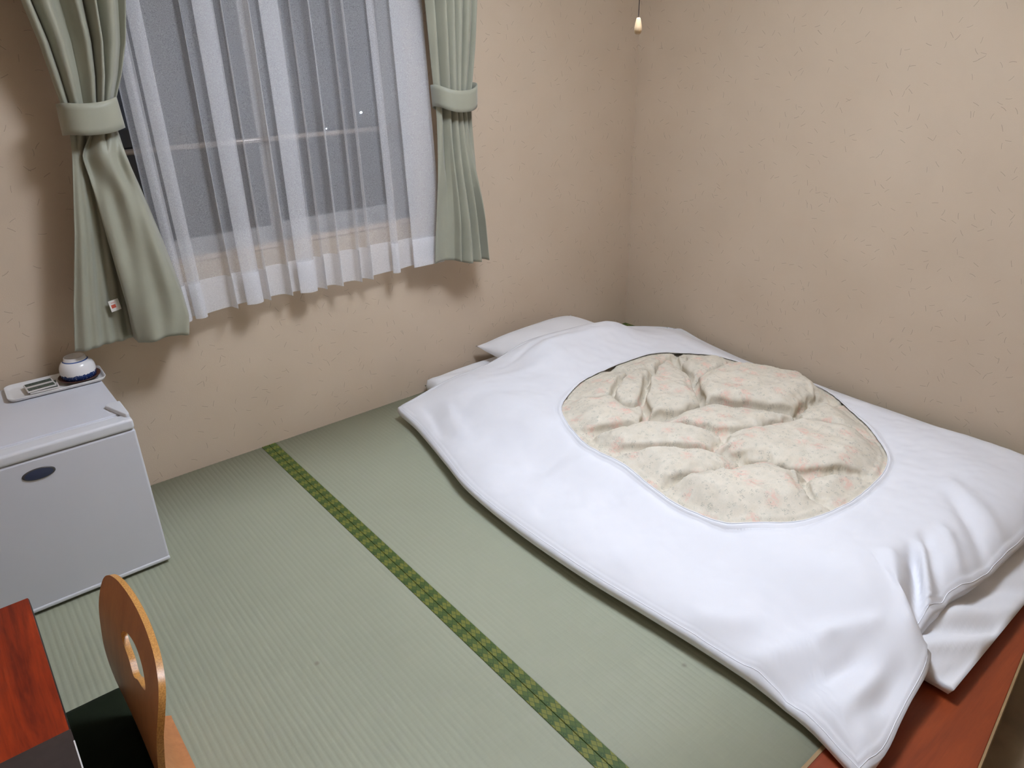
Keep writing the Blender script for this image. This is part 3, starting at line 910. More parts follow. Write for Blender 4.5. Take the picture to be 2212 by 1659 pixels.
def pbd(P, rest_scale, zmin, pin, iters, g=0.00006, bend=0.25):
    """position based relaxation of a ring grid (N around, M across) so surplus cloth buckles into folds"""
    N, M, _ = P.shape
    P = P.copy()
    fams = []
    def wrap(A, k): return np.roll(A, -k, axis=0)
    L = lambda a, b: np.linalg.norm(b - a, axis=-1)
    rs = rest_scale
    c = [('u', 1, 1.0), ('v', 1, 1.0), ('d1', 1, 0.8), ('d2', 1, 0.8), ('u', 3, bend), ('v', 3, bend)]
    def pair(A, kind, k):
        if kind == 'u': return A, wrap(A, k)
        if kind == 'v': return A[:, :-k], A[:, k:]
        if kind == 'd1': return A[:, :-1], wrap(A, 1)[:, 1:]
        if kind == 'd2': return A[:, 1:], wrap(A, 1)[:, :-1]
    for kind, k, st in c:
        a, b = pair(P, kind, k); sa, sb = pair(rs, kind, k)
        fams.append((kind, k, st, L(a, b) * (0.5 * (sa + sb))))
    w = (1 - pin)[..., None]
    prev = P.copy(); P0 = P.copy()
    for it in range(iters):
        vel = (P - prev) * 0.92
        prev = P.copy()
        P = P + vel * w
        P[..., 2] -= g
        acc = np.zeros_like(P); cnt = np.zeros((N, M, 1))
        for kind, k, st, rest in fams:
            a, b = pair(P, kind, k)
            d = b - a; l = np.linalg.norm(d, axis=-1) + 1e-12
            corr = d * ((l - rest) / l * 0.5 * st)[..., None]
            if kind == 'u':
                acc += corr; acc -= np.roll(corr, k, axis=0); cnt += 2 * st
            elif kind == 'v':
                acc[:, :-k] += corr; acc[:, k:] -= corr; cnt[:, :-k] += st; cnt[:, k:] += st
            elif kind == 'd1':
                acc[:, :-1] += corr; cnt[:, :-1] += st
                r2 = np.roll(corr, 1, axis=0); acc[:, 1:] -= r2; cnt[:, 1:] += st
            else:
                acc[:, 1:] += corr; cnt[:, 1:] += st
                r2 = np.roll(corr, 1, axis=0); acc[:, :-1] -= r2; cnt[:, :-1] += st
        P += acc / np.maximum(cnt, 1) * 1.4 * w
        P[..., 2] = np.maximum(P[..., 2], zmin)
        P += (P0 - P) * pin[..., None] * 0.5
    return P

def pbd_sheet(P, rs, zmin, pin, iters, g=0.00003, bend=0.3):
    """the same relaxation for a plain rectangular sheet"""
    P = P.copy(); P0 = P.copy(); prev = P.copy()
    sl = lambda A, i, j: A[i[0]:i[1] if i[1] else None, j[0]:j[1] if j[1] else None]
    fam = []
    for a, b, st in ((((0, -1), (0, 0)), ((1, 0), (0, 0)), 1.0), (((0, 0), (0, -1)), ((0, 0), (1, 0)), 1.0), (((0, -1), (0, -1)), ((1, 0), (1, 0)), 0.8), (((0, -1), (1, 0)), ((1, 0), (0, -1)), 0.8),
                     (((0, -3), (0, 0)), ((3, 0), (0, 0)), bend), (((0, 0), (0, -3)), ((0, 0), (3, 0)), bend)):
        L = np.linalg.norm(sl(P, *b) - sl(P, *a), axis=-1) * 0.5 * (sl(rs, *a) + sl(rs, *b))
        fam.append((a, b, st, L))
    cnt = np.zeros(P.shape[:2] + (1,))
    for a, b, st, L in fam:
        sl(cnt, *a)[...] += st; sl(cnt, *b)[...] += st
    w = (1 - pin)[..., None]
    for it in range(iters):
        vel = (P - prev) * 0.9
        prev = P.copy()
        P = P + vel * w
        P[..., 2] -= g
        acc = np.zeros_like(P)
        for a, b, st, L in fam:
            d = sl(P, *b) - sl(P, *a); l = np.sqrt((d * d).sum(-1)) + 1e-12
            c = d * ((l - L) / l * 0.5 * st)[..., None]
            sl(acc, *a)[...] += c; sl(acc, *b)[...] -= c
        P += acc / cnt * 1.4 * w
        P[..., 2] = np.maximum(P[..., 2], zmin)
        P += (P0 - P) * pin[..., None] * 0.5
    return P

def fold(x, y, a, b, width, depth, taper=True):
    """ridge (+) or valley (-) along a segment a-b"""
    a = np.array(a); b = np.array(b); ab = b - a; L = np.hypot(*ab)
    t = ((x - a[0]) * ab[0] + (y - a[1]) * ab[1]) / (L * L)
    d = ((x - a[0]) * ab[1] - (y - a[1]) * ab[0]) / L
    tt = np.clip(t, 0, 1)
    along = np.where((t > -0.3) & (t < 1.3), np.exp(-np.maximum(0, np.abs(t - 0.5) - 0.35) ** 2 / 0.03), 0)
    return depth * np.exp(-(d / width) ** 2) * along

def duvet():
    NA, MR = 480, 76
    # closed smooth outline but sharp at the corners
    segs = []
    for ci in range(4):
        i0 = CORNERS[ci]; i1 = CORNERS[(ci + 1) % 4]
        idx = list(range(i0, i1 + 1)) if i1 > i0 else list(range(i0, len(OUT))) + [0]
        segs.append(catmull([OUT[i] for i in idx], 6)[:-1])
    outline = np.concatenate(segs)
    hole = catmull(HOLE, 6, True)
    ang = np.linspace(0, 2 * np.pi, NA, endpoint=False)
    ro, io = ray_radius(ang, outline)
    # snap nearest rays onto the sharp corners
    for ci in CORNERS:
        cpt = np.array(OUT[ci][:2]) - HC
        a = math.atan2(cpt[1], cpt[0]) % (2 * np.pi)
        k = int(round(a / (2 * np.pi) * NA)) % NA
        ang[k] = a
    ro, io = ray_radius(ang, outline)
    rh, _ = ray_radius(ang, hole)
    ze = np.interp(io, np.arange(len(outline) + 1), np.append(outline[:, 2], outline[0, 2]))
    T = np.linspace(0, 1, MR)
    T = T ** 0.92
    R = rh[:, None] + (ro - rh)[:, None] * T[None, :]
    X = HC[0] + R * np.cos(ang)[:, None]; Y = HC[1] + R * np.sin(ang)[:, None]
    d = seg_dist(X, Y, outline)
    reach = 0.19
    prof = (1 - (1 - np.minimum(d / reach, 1)) ** 2) ** 0.45
    zin = inside_z(X, Y)
    Z = ze[:, None] + (zin - ze[:, None]) * prof
    # dip towards the opening edge
    dh = R - rh[:, None]
    Z -= 0.022 * np.exp(-(dh / 0.09))
    # broad sag / bulge
    Z += prof * (0.010 * vnoise(X * 3.2, Y * 3.2, 21) + 0.005 * vnoise(X * 7.5 + 3, Y * 7.5, 22))
    # individual folds read from the photograph
    FOLDS = [((-1.30, -1.02), (-1.48, -0.98), 0.030, 0.010), ((-1.29, -1.19), (-1.50, -1.22), 0.035, -0.009), ((-1.22, -0.84), (-1.46, -0.60), 0.03, 0.006),
             ((-1.50, -1.78), (-1.58, -1.66), 0.03, 0.012), ((-1.40, -1.92), (-1.60, -1.84), 0.028, 0.020), ((-1.40, -1.99), (-1.61, -1.93), 0.022, -0.020),
             ((-1.42, -2.04), (-1.60, -2.02), 0.020, 0.014), ((-1.36, -2.06), (-1.50, -2.07), 0.02, -0.012), ((-1.33, -1.98), (-1.42, -1.90), 0.02, 0.01),
             ((-1.04, -1.93), (-1.255, -2.07), 0.016, -0.055), ((-1.10, -1.90), (-1.29, -2.04), 0.022, 0.022), ((-1.00, -1.93), (-1.19, -2.05), 0.018, 0.016),
             ((-0.96, -1.92), (-1.12, -2.05), 0.016, -0.020), ((-0.90, -1.94), (-1.04, -2.06), 0.018, 0.012), ((-0.74, -1.90), (-0.92, -2.06), 0.022, -0.014), ((-0.66, -1.85), (-0.80, -2.06), 0.03, 0.012),
             ((-1.44, -0.30), (-1.52, -0.52), 0.022, -0.010), ((-1.40, -0.36), (-1.48, -0.58), 0.025, 0.010), ((-1.20, -0.40), (-0.80, -0.50), 0.03, 0.006), ((-1.35, -0.42), (-1.10, -0.60), 0.04, -0.006),
             ((-0.95, -0.38), (-0.60, -0.44), 0.022, 0.006), ((-1.05, -0.33), (-0.75, -0.36), 0.02, -0.006), ((-1.56, -0.78), (-1.45, -0.92), 0.03, 0.008), ((-1.58, -1.08), (-1.44, -1.16), 0.035, -0.008), ((-1.58, -1.42), (-1.42, -1.46), 0.04, 0.008)]
    for a, b, w_, h_ in FOLDS:
        Z += fold(X, Y, a, b, w_, h_) * np.minimum(1, prof + 0.25)
    P = np.stack([X, Y, Z], -1)
    P[..., 2] += 0.0015 * vnoise(X * 40, Y * 40, 5) * prof
    ex = 1.012 + 0.010 * smoothstep(0.0, 1.0, vnoise(X * 2.5, Y * 2.5, 31) * 0.5 + 0.5) + 0.018 * np.exp(-((X + 1.15) ** 2 + (Y + 1.98) ** 2) / 0.04) + 0.015 * np.exp(-((X + 1.5) ** 2 + (Y + 1.95) ** 2) / 0.02)
    pin = np.zeros((NA, MR)); pin[:, -1] = 0.9; pin[:, 0] = 0.5; pin[:, 1] = 0.15
    zmin = np.maximum(0.010, P[..., 2] - 0.003 - 0.010 * prof)
    P = pbd(P, ex, zmin, pin, 260)
    P[..., 0] = np.minimum(P[..., 0], -0.012)
    # underside rows, tucked in below the seam
    rows_ = [P]
    cosA = np.cos(ang)[:, None]; sinA = np.sin(ang)[:, None]
    eo = P[:, -1:, :]
    under = []
    floor_z = lambda x, y: np.maximum(0.006, np.where((x > MX0 - 0.02) & (x < MX1 + 0.02) & (y < MYH) & (y > MYF - 0.01), MZ + 0.006, 0.006))
    for inset, fr in ((0.006, 0.30), (0.016, 0.62), (0.034, 0.90), (0.07, 1.0), (0.14, 1.0)):
        x = eo[..., 0] - inset * cosA; y = eo[..., 1] - inset * sinA
        ztar = np.minimum(floor_z(x, y), eo[..., 2] - 0.003)
        z = eo[..., 2] + (ztar - eo[..., 2]) * fr
        under.append(np.stack([x, y, z], -1))
    # hem of the opening turned under
    hi = P[:, :1, :]
    hem = []
    for k_, dz in ((9, -0.010), (4, -0.006), (1, -0.004)):
        q_ = P[:, k_:k_ + 1, :].copy(); q_[..., 2] += dz; hem.append(q_)
    q_ = hi.copy(); q_[..., 2] -= 0.0022; hem.append(q_)
    A = np.concatenate(hem + [P] + under, axis=1)
    loc = np.array([HC[0], HC[1], 0.0])
    o = obj('duvet_cover', (A - loc).reshape(-1, 3), grid_faces(NA, A.shape[1], True), 'white_cotton', None, True, tuple(loc))
    tag(o, 'white duvet cover with a large round opening spread over the futon', 'duvet cover')
    # piping seam a little above the lower edge, and stitched ring round the opening
    k = MR - 3
    ring = P[:, k, :] - loc + np.array([0, 0, 0.0008])
    obj('seam', *tube([tuple(p) for p in ring], 0.0009, 6, True), 'seam', o)
    ring = P[:, 0, :] - loc + np.array([0, 0, 0.0003])
    obj('opening_hem', *tube([tuple(p) for p in ring], 0.0015, 6, True), 'seam', o)
    return P, ang, rh, hole

DP, DANG, DRH, HOLE_S = duvet()

def quilt():
    """floral quilt that shows through the opening: puffs separated by stitched creases"""
    B = [(-0.52, -1.13, 0.23, 0.15, -42, 0.075), (-0.78, -0.94, 0.21, 0.088, 31, 0.055), (-0.52, -0.88, 0.14, 0.08, 31, 0.045), (-0.87, -0.82, 0.16, 0.055, 31, 0.040),
         (-1.10, -0.87, 0.16, 0.10, -38, 0.045), (-0.90, -0.70, 0.18, 0.07, 20, 0.028), (-0.84, -1.17, 0.22, 0.068, -42, 0.042), (-1.08, -1.13, 0.18, 0.075, -42, 0.040),
         (-1.20, -1.25, 0.24, 0.09, -42, 0.040), (-0.76, -1.52, 0.28, 0.13, -42, 0.052), (-1.15, -1.50, 0.24, 0.16, -42, 0.055), (-0.47, -1.46, 0.16, 0.12, -60, 0.036),
         (-0.92, -1.69, 0.14, 0.10, -30, 0.038), (-0.30, -0.98, 0.10, 0.16, 0, 0.035), (-0.66, -0.66, 0.16, 0.07, 0, 0.028), (-1.32, -1.02, 0.08, 0.14, 0, 0.030)]
    n = 250
    x = np.linspace(-1.46, -0.14, n); y = np.linspace(-1.86, -0.50, n)
    X, Y = np.meshgrid(x, y, indexing='ij')
    # wobble so creases are not geometric
    XW = X + 0.018 * vnoise(X * 7, Y * 7, 41) + 0.006 * vnoise(X * 19, Y * 19, 43)
    YW = Y + 0.018 * vnoise(X * 7 + 9, Y * 7, 42) + 0.006 * vnoise(X * 19 + 5, Y * 19, 44)
    f1 = np.full(X.shape, 1e9); f2 = f1.copy(); i1 = np.zeros(X.shape, int); i2 = i1.copy()
    for k, (bx, by, rx, ry, rot, h) in enumerate(B):
        c, s = math.cos(math.radians(rot)), math.sin(math.radians(rot))
        dx = XW - bx; dy = YW - by
        u = (dx * c + dy * s) / rx; w = (-dx * s + dy * c) / ry
        dd = np.sqrt(u * u + w * w) + 0.35 - h * 5
        b1 = dd < f1
        f2 = np.where(b1, f1, np.minimum(f2, dd)); i2 = np.where(b1, i1, np.where(dd < f2 + 1e-12, k, i2))
        f1 = np.where(b1, dd, f1); i1 = np.where(b1, k, i1)
    H = np.array([b[5] for b in B])
    gap = np.clip((f2 - f1), 0, 1.0)
    soft = 0.72 + 0.28 * np.clip(0.5 + 1.1 * vnoise(X * 5.5, Y * 5.5, 61), 0, 1)
    puff = 1 - (1 - np.minimum(gap / 0.9, 1)) ** 2.4
    puff = puff ** 0.62
    puff = 1 - (1 - puff) * soft
    base = inside_z(X, Y) - 0.088
    Z = base + 0.062 * puff + 0.80 * H[i1] * puff
    # gathers: small ripples running into the creases
    bx = np.array([b[0] for b in B]); by = np.array([b[1] for b in B])
    ex = bx[i2] - bx[i1]; ey = by[i2] - by[i1]; el = np.hypot(ex, ey) + 1e-9
    tang = (-(X) * ey + (Y) * ex) / el
    rip = np.sin(tang * 230 + 3 * vnoise(X * 12, Y * 12, 51)) * np.clip(vnoise(X * 6, Y * 6, 52) + 0.45, 0, 1)
    Z += 0.0040 * rip * np.exp(-((gap - 0.16) / 0.16) ** 2)
    Z += 0.0045 * vnoise(X * 16, Y * 16, 53) * puff + 0.0030 * (1 - np.abs(vnoise(X * 24 + 7, Y * 24, 54))) * puff
    # slip below the cover outside the opening
    ang = np.arctan2(Y - HC[1], X - HC[0]) % (2 * np.pi)
    order = np.argsort(DANG % (2 * np.pi))
    da = (DANG % (2 * np.pi))[order]; dr = np.hypot(DP[:, 0, 0] - HC[0], DP[:, 0, 1] - HC[1])[order]; dz = DP[:, 0, 2][order]
    rr = np.interp(ang, da, dr, period=2 * np.pi); zz = np.interp(ang, da, dz, period=2 * np.pi)
    r = np.hypot(X - HC[0], Y - HC[1])
    lim = zz - 0.004
    nearfoot = smoothstep(-0.75, -0.95, Y)
    edge_band = smoothstep(rr - 0.11, rr - 0.015, r)
    Z = np.where(Z < lim, Z + (lim - 0.006 - Z) * edge_band * (0.45 + 0.3 * nearfoot), Z)
    k = smoothstep(rr - 0.11, rr + 0.005, r)
    Z = np.where(Z > lim, lim + (Z - lim) * (1 - k), Z)
    for _ in range(3):                                  # round the creases off
        Zb = Z.copy()
        Zb[1:-1, 1:-1] = 0.25 * (Z[:-2, 1:-1] + Z[2:, 1:-1] + Z[1:-1, :-2] + Z[1:-1, 2:])
        Z = Z + (Zb - Z) * 0.8
    P0 = np.stack([X, Y, Z], -1)
    P0[..., 2] += 0.0012 * vnoise(X * 55, Y * 55, 71)
    inside = smoothstep(rr + 0.02, rr - 0.03, r)
    exs = 1.0 + inside * (0.035 + 0.075 * np.exp(-(gap / 0.30) ** 2))
    pins = 1 - inside * 1.0
    pins = np.maximum(pins, 0.10 * (gap < 0.05))
    P0 = pbd_sheet(P0, exs, Z - 0.004, pins, 130)
    X, Y, Z = P0[..., 0], P0[..., 1], P0[..., 2]
    near = np.exp(-((gap - 0.10) / 0.30) ** 2)
    w1 = np.sin(tang * 150 + 5 * vnoise(X * 9, Y * 9, 81)) * np.clip(vnoise(X * 5 + 2, Y * 5, 82) + 0.35, 0, 1)
    w2 = np.sin(tang * 260 + 6 * vnoise(X * 14, Y * 14, 83)) * np.clip(vnoise(X * 8 + 4, Y * 8, 84) + 0.2, 0, 1)
    ridge = (1 - np.abs(vnoise(X * 11 + 1, Y * 11, 85))) ** 3 + 0.6 * (1 - np.abs(vnoise(X * 21 + 1, Y * 21, 86))) ** 3
    Z = Z + inside * (0.0050 * w1 * near + 0.0028 * w2 * near + 0.0042 * (ridge - 0.5) + 0.0016 * vnoise(X * 42, Y * 42, 87))
    ang = np.arctan2(Y - HC[1], X - HC[0]) % (2 * np.pi)
    rr = np.interp(ang, da, dr, period=2 * np.pi); zz = np.interp(ang, da, dz, period=2 * np.pi)
    r = np.hypot(X - HC[0], Y - HC[1])
    k2 = smoothstep(rr - 0.03, rr, r)
    Z = np.where(Z > zz - 0.004, Z * (1 - k2) + (zz - 0.004) * k2, Z)
    # outside the opening the quilt stays below the cover
    DR = np.hypot(DP[..., 0] - HC[0], DP[..., 1] - HC[1])[order]; DZ = DP[..., 2][order]
    for i, j in zip(*np.where((r > rr - 0.012) & (r < rr + 0.09))):
        q = int(np.searchsorted(da, ang[i, j])) % len(da)
        cz = float(np.interp(r[i, j], DR[q], DZ[q]))
        Z[i, j] = min(Z[i, j], cz - (0.006 if r[i, j] < rr[i, j] + 0.004 else 0.018))
    V = np.stack([X - HC[0], Y - HC[1], Z - MZ], -1).reshape(-1, 3)
    keep = (r < rr + 0.05)
    ids = -np.ones(X.shape, int); ids[keep] = np.arange(keep.sum())
    F = []
    for i in range(n - 1):
        for j in range(n - 1):
            q = (ids[i, j], ids[i + 1, j], ids[i + 1, j + 1], ids[i, j + 1])
            if min(q) >= 0: F.append(q)
    V = V.reshape(n, n, 3)[keep]
    o = obj('floral_quilt', V, F, 'floral', None, True, (HC[0], HC[1], MZ))
    tag(o, 'puffy cream quilt with small pink flowers showing in the round opening', 'quilt')
quilt()

# ------------------------------------------------------------------ refrigerator
def fridge():
    t = thing('refrigerator', 'small white refrigerator with an oval dark blue badge, standing by the window wall', 'refrigerator', (-2.697, -0.25, 0.0))
    fx0, fx1 = -2.932, -2.462
    rbox('body', (fx0 + 0.002, fx1 - 0.002, -0.428, -0.014, 0.014, 0.468), 0.006, 'fridge_white', t)
    d = rbox('door', (fx0, fx1, -0.475, -0.432, 0.014, 0.440), 0.007, 'fridge_white', t)
    under(rbox('door_cap', (fx0, fx1, -0.478, -0.430, 0.4415, 0.472), 0.008, 'fridge_trim', t), d)
    under(rbox('bottom_trim', (fx0, fx1, -0.4785, -0.432, 0.010, 0.022), 0.004, 'fridge_trim', t), d)
    rbox('gasket', (fx0 + 0.006, fx1 - 0.006, -0.434, -0.426, 0.03, 0.46), 0.002, 'dark_gap', t)
    rbox('top_panel', (fx0 + 0.006, fx1 - 0.004, -0.418, -0.02, 0.466, 0.471), 0.003, 'fridge_white', t)
    # hinge cover: low wedge-shaped cap on the top corner
    pl = t.location
    poly = [(-2.5035, -0.352), (-2.4915, -0.410), (-2.476, -0.462), (-2.466, -0.466), (-2.4635, -0.455), (-2.4635, -0.362), (-2.474, -0.352)]
    poly = [(-2.503, -0.362), (-2.493, -0.398), (-2.4735, -0.458), (-2.4645, -0.458), (-2.4635, -0.445), (-2.4635, -0.356), (-2.492, -0.352)]
    m = len(poly)
    v = [(x - pl[0], y - pl[1], 0.4685) for x, y in poly] + [(x - pl[0], y - pl[1], 0.482) for x, y in poly]
    f = [tuple(range(m))[::-1], tuple(range(m, 2 * m))] + [(i, (i + 1) % m, m + (i + 1) % m, m + i) for i in range(m)]
    bevel(obj('hinge_cover', v, f, 'fridge_trim', t, True), 0.003, 2).modifiers.new('n', 'WEIGHTED_NORMAL')
    for sx in (-0.21, 0.21):
        for sy in (-0.17, 0.2):
            obj('foot', *lathe([(0.0, 0.0), (0.016, 0.0), (0.016, 0.016), (0.0, 0.016)], 16), 'dark_gap', t, False, (sx, sy, 0.0))
    # badge
    vb = []; n = 48; prof = [(1.0, 0.0), (1.0, 0.002), (0.93, 0.0034), (0.86, 0.0034), (0.5, 0.0042), (0.0, 0.0045)]
    for i in range(n):
        a = 2 * math.pi * i / n
        for r, h in prof: vb.append((0.037 * r * math.cos(a), -h, 0.0155 * r * math.sin(a)))
    bd = obj('badge', vb, grid_faces(n, len(prof), True), 'badge', t, True, (-2.699 - pl[0], -0.4745 - pl[1], 0.3985))
    under(bd, d)
    bd['label'] = 'oval dark blue badge'
fridge()

# ------------------------------------------------------------------ tray, cup, saucer, packets on the refrigerator
FT = 0.471
def tray():
    hx, hy, rc = 0.126, 0.062, 0.022
    def rr(sc_x, sc_y, r, n=8):
        out = []
        for cx_, cy_, a0 in ((sc_x - r, sc_y - r, 0), (-sc_x + r, sc_y - r, 90), (-sc_x + r, -sc_y + r, 180), (sc_x - r, -sc_y + r, 270)):
            for k in range(n + 1):
                a = math.radians(a0 + 90 * k / n)
                out.append((cx_ + r * math.cos(a), cy_ + r * math.sin(a)))
        return out
    lev = [(hx - 0.012, hy - 0.012, 0.014, 0.0), (hx - 0.004, hy - 0.004, 0.020, 0.003), (hx, hy, rc, 0.011), (hx, hy, rc, 0.0125), (hx - 0.002, hy - 0.002, rc - 0.002, 0.0125), (hx - 0.006, hy - 0.006, 0.018, 0.005), (hx - 0.013, hy - 0.013, 0.013, 0.0025)]
    loops = [[(x, y, z) for x, y in rr(a, b, r)] for a, b, r, z in lev]
    n = len(loops[0]); v = [p for l in loops for p in l]; f = []
    for k in range(len(loops) - 1):
        for i in range(n):
            f.append((k * n + i, k * n + (i + 1) % n, (k + 1) * n + (i + 1) % n, (k + 1) * n + i))
    f.append(tuple(range(n))[::-1]); f.append(tuple(range((len(loops) - 1) * n, len(loops) * n)))
    o = obj('serving_tray', v, f, 'tray', None, True, (-2.576, -0.094, FT + 0.0005))
    o.rotation_euler = (0, 0, math.radians(-1.5))
    tag(o, 'small white rectangular tray on top of the refrigerator', 'tray')
tray()
TZ = FT + 0.0042
s_ = obj('saucer', *lathe([(0.0, 0.0), (0.030, 0.0), (0.034, 0.002), (0.048, 0.005), (0.0560, 0.0095), (0.0565, 0.0115), (0.0525, 0.0105), (0.044, 0.0075), (0.0, 0.0065)], 56), 'saucer', None, True, (-2.512, -0.0935, TZ))
tag(s_, 'dark brown wooden saucer under the upturned tea cup', 'saucer')
c_ = obj('tea_cup', *lathe([(0.0, 0.044), (0.030, 0.040), (0.040, 0.024), (0.0415, 0.006), (0.0418, 0.0005), (0.0436, 0.0), (0.0452, 0.001), (0.0472, 0.010), (0.0482, 0.022), (0.0468, 0.034), (0.0425, 0.044), (0.036, 0.0515), (0.0325, 0.0535), (0.0300, 0.056), (0.0285, 0.063), (0.0270, 0.0645), (0.0250, 0.063), (0.0240, 0.058), (0.0, 0.056)], 64), 'cup', None, True, (-2.512, -0.0935, TZ + 0.0078))
tag(c_, 'white porcelain tea cup with blue rim, turned upside down on the saucer', 'cup')
def packet(loc, rz, lab):
    v, f = box(-0.037, 0.037, -0.031, 0.031, 0.0, 0.006)
    o = obj('tea_packet', v, f, 'packet', None, True, loc)
    bevel(o, 0.0016, 2).modifiers.new('n', 'WEIGHTED_NORMAL')
    o.rotation_euler = (0, 0, math.radians(rz))
    tag(o, lab, 'tea packet', 'tea packets on the tray')
packet((-2.608, -0.098, TZ), -4, 'flat tea packet with dark green bands, lower one of two on the tray')
packet((-2.616, -0.096, TZ + 0.0062), 3, 'flat tea packet with dark green bands lying on top of another packet')

# ------------------------------------------------------------------ low desk
def desk():
    t = thing('low_desk', 'low desk with a glossy red brown wooden top beside the floor chair', 'desk', (-3.06, -1.36, 0.0))
    x0, x1, y0, y1, z1 = -3.32, -2.800, -1.86, -0.869, 0.32
    rbox('desktop', (x0, x1, y0, y1, z1 - 0.022, z1), 0.0015, 'desk', t, 2)
    pl = t.location
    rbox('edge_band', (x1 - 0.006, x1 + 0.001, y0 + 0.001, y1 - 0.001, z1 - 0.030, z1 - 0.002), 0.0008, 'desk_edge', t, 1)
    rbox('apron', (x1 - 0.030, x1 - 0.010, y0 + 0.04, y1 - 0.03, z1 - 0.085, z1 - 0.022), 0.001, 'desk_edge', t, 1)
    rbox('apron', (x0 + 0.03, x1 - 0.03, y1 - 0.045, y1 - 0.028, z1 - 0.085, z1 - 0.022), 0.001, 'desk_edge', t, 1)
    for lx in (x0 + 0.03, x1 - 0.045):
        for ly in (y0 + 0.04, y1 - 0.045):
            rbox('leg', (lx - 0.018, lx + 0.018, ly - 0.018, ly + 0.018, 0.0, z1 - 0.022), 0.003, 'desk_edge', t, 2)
desk()

def folder():
    t = thing('folder', 'dark brown folder with a thin white edge lying on the red brown desk', 'folder', (-2.96, -1.50, 0.3205))
    rbox('cover', (-3.12, -2.7975, -1.70, -1.305, 0.3205, 0.3225), 0.0006, 'folder', t, 1)
    rbox('pages', (-3.11, -2.8035, -1.69, -1.312, 0.3226, 0.3272), 0.0004, 'paper', t, 1)
    rbox('cover', (-3.12, -2.7975, -1.70, -1.305, 0.3273, 0.3295), 0.0006, 'folder', t, 1)
    rbox('edge_strip', (-2.7990, -2.7968, -1.69, -1.335, 0.3288, 0.3300), 0.0003, 'paper', t, 1)
folder()

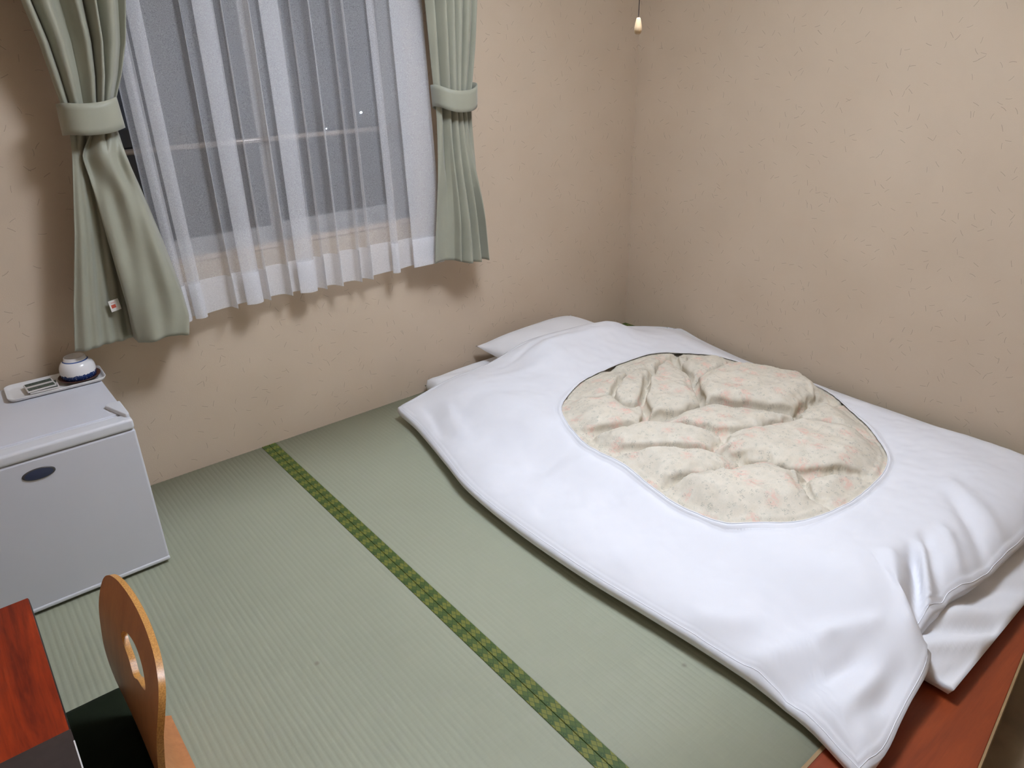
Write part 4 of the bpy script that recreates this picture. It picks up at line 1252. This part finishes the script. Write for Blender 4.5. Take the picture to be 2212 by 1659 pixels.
# ------------------------------------------------------------------ legless floor chair with cushion
CY = -1.232
def floor_chair():
    t = thing('floor_chair', 'legless bent plywood floor chair with a handle hole in its back', 'chair', (-2.86, CY, 0.0))
    ox, oy, _ = t.location
    zx = [(0.0115, -2.632), (0.013, -2.642), (0.028, -2.660), (0.060, -2.676), (0.10, -2.690), (0.16, -2.697), (0.24, -2.694), (0.32, -2.680), (0.38, -2.664), (0.445, -2.643)]
    zz = np.array([a for a, b in zx]); xx = np.array([b for a, b in zx])
    # arc-length along the bent sheet
    fine = catmull([(b, a) for a, b in zx], 12)
    sl = np.concatenate([[0], np.cumsum(np.hypot(*np.diff(fine, axis=0).T))])
    L = sl[-1]
    def pos(y, s):
        s = np.clip(s, 0, L)
        x = np.interp(s, sl, fine[:, 0]); z = np.interp(s, sl, fine[:, 1])
        w = np.clip((z - 0.05) / 0.3, 0, 1)
        x = x - 0.32 * (y ** 2) * w          # sides wrap forward a little
        return (x - ox, y, z)
    # outline in (y, s)
    S1 = L
    half = [(0.0, S1), (0.07, S1 - 0.002), (0.135, S1 - 0.009), (0.178, S1 - 0.026), (0.197, S1 - 0.058), (0.202, S1 - 0.11), (0.198, S1 - 0.17), (0.190, S1 - 0.24), (0.178, S1 - 0.32), (0.17, 0.10), (0.17, 0.0)]
    right = catmull(half, 6)
    left = [(-a, b) for a, b in right[::-1]]
    n_b = 14
    bottom = [(0.17 - 0.34 * k / n_b, 0.0) for k in range(1, n_b)]
    outl = np.array(list(map(tuple, right)) + bottom + left[:-1])
    hc = np.array([-0.012, S1 - 0.098])
    hole = catmull([(-0.086, 0.004), (-0.056, 0.024), (0.0, 0.033), (0.056, 0.024), (0.086, 0.004), (0.064, -0.010), (0.030, -0.019), (0.0, -0.032), (-0.030, -0.019), (-0.064, -0.010)], 6, True) + hc
    # ring mesh between hole and outline
    def radius(poly, ang):
        P = poly - hc; out = []
        for a in ang:
            d = (math.cos(a), math.sin(a)); best = 0
            for i in range(len(P)):
                p = P[i]; e = P[(i + 1) % len(P)] - p
                den = d[0] * e[1] - d[1] * e[0]
                if abs(den) < 1e-12: continue
                tt = (p[0] * e[1] - p[1] * e[0]) / den; ss = (p[0] * d[1] - p[1] * d[0]) / den
                if tt > 0 and -1e-6 <= ss <= 1 + 1e-6: best = max(best, tt)
            out.append(best)
        return np.array(out)
    na, mr = 200, 30
    ang = np.linspace(0, 2 * np.pi, na, endpoint=False)
    for cpt in ((0.17, 0.0), (-0.17, 0.0), (0.086, hc[1] + 0.004), (-0.086, hc[1] + 0.004), (0, hc[1] - 0.032)):
        a = math.atan2(cpt[1] - hc[1], cpt[0] - hc[0]) % (2 * np.pi)
        ang[int(np.argmin(np.abs(ang - a)))] = a
    ri = radius(hole, ang); ro = radius(outl, ang)
    V = []
    for k, a in enumerate(ang):
        for j in range(mr):
            r = ri[k] + (ro[k] - ri[k]) * j / (mr - 1)
            V.append(pos(hc[0] + r * math.cos(a), hc[1] + r * math.sin(a)))
    o = obj('backrest', V, grid_faces(na, mr, True), ['ply_face', 'ply_edge'], t)
    m = o.modifiers.new('thick', 'SOLIDIFY'); m.thickness = 0.011; m.offset = 0; m.material_offset_rim = 1; m.use_even_offset = True
    o.modifiers.new('edges', 'EDGE_SPLIT').split_angle = math.radians(50)
    # seat board reaching forward under the desk
    ns = 24; V = []
    sx = np.linspace(-2.668, -3.07, ns)
    for x in sx:
        wv = 0.19 - 0.02 * ((x + 2.87) / 0.2) ** 2
        for k in range(13):
            y = -wv + 2 * wv * k / 12
            V.append((x - ox, y, 0.020 + 0.012 * ((x + 2.90) / 0.2) ** 2 * (1 if x > -2.9 else 0.2)))
    s = obj('seat', V, grid_faces(ns, 13), ['ply_face', 'ply_edge'], t)
    m = s.modifiers.new('thick', 'SOLIDIFY'); m.thickness = 0.011; m.offset = 0; m.material_offset_rim = 1
    for yy in (-0.12, 0.12):
        rbox('runner', (-3.05, -2.72, CY + yy - 0.02, CY + yy + 0.02, 0.001, 0.016), 0.002, 'ply_edge', t, 1)
    c = soft_slab('seat_cushion', -3.09, -2.684, CY - 0.20, CY + 0.291, 0.028, 0.066, 0.03, 'cushion', None, 34, 34, 0.018, 0.002, 9)
    tag(c, 'dark green square cushion on the seat of the floor chair', 'cushion')
floor_chair()
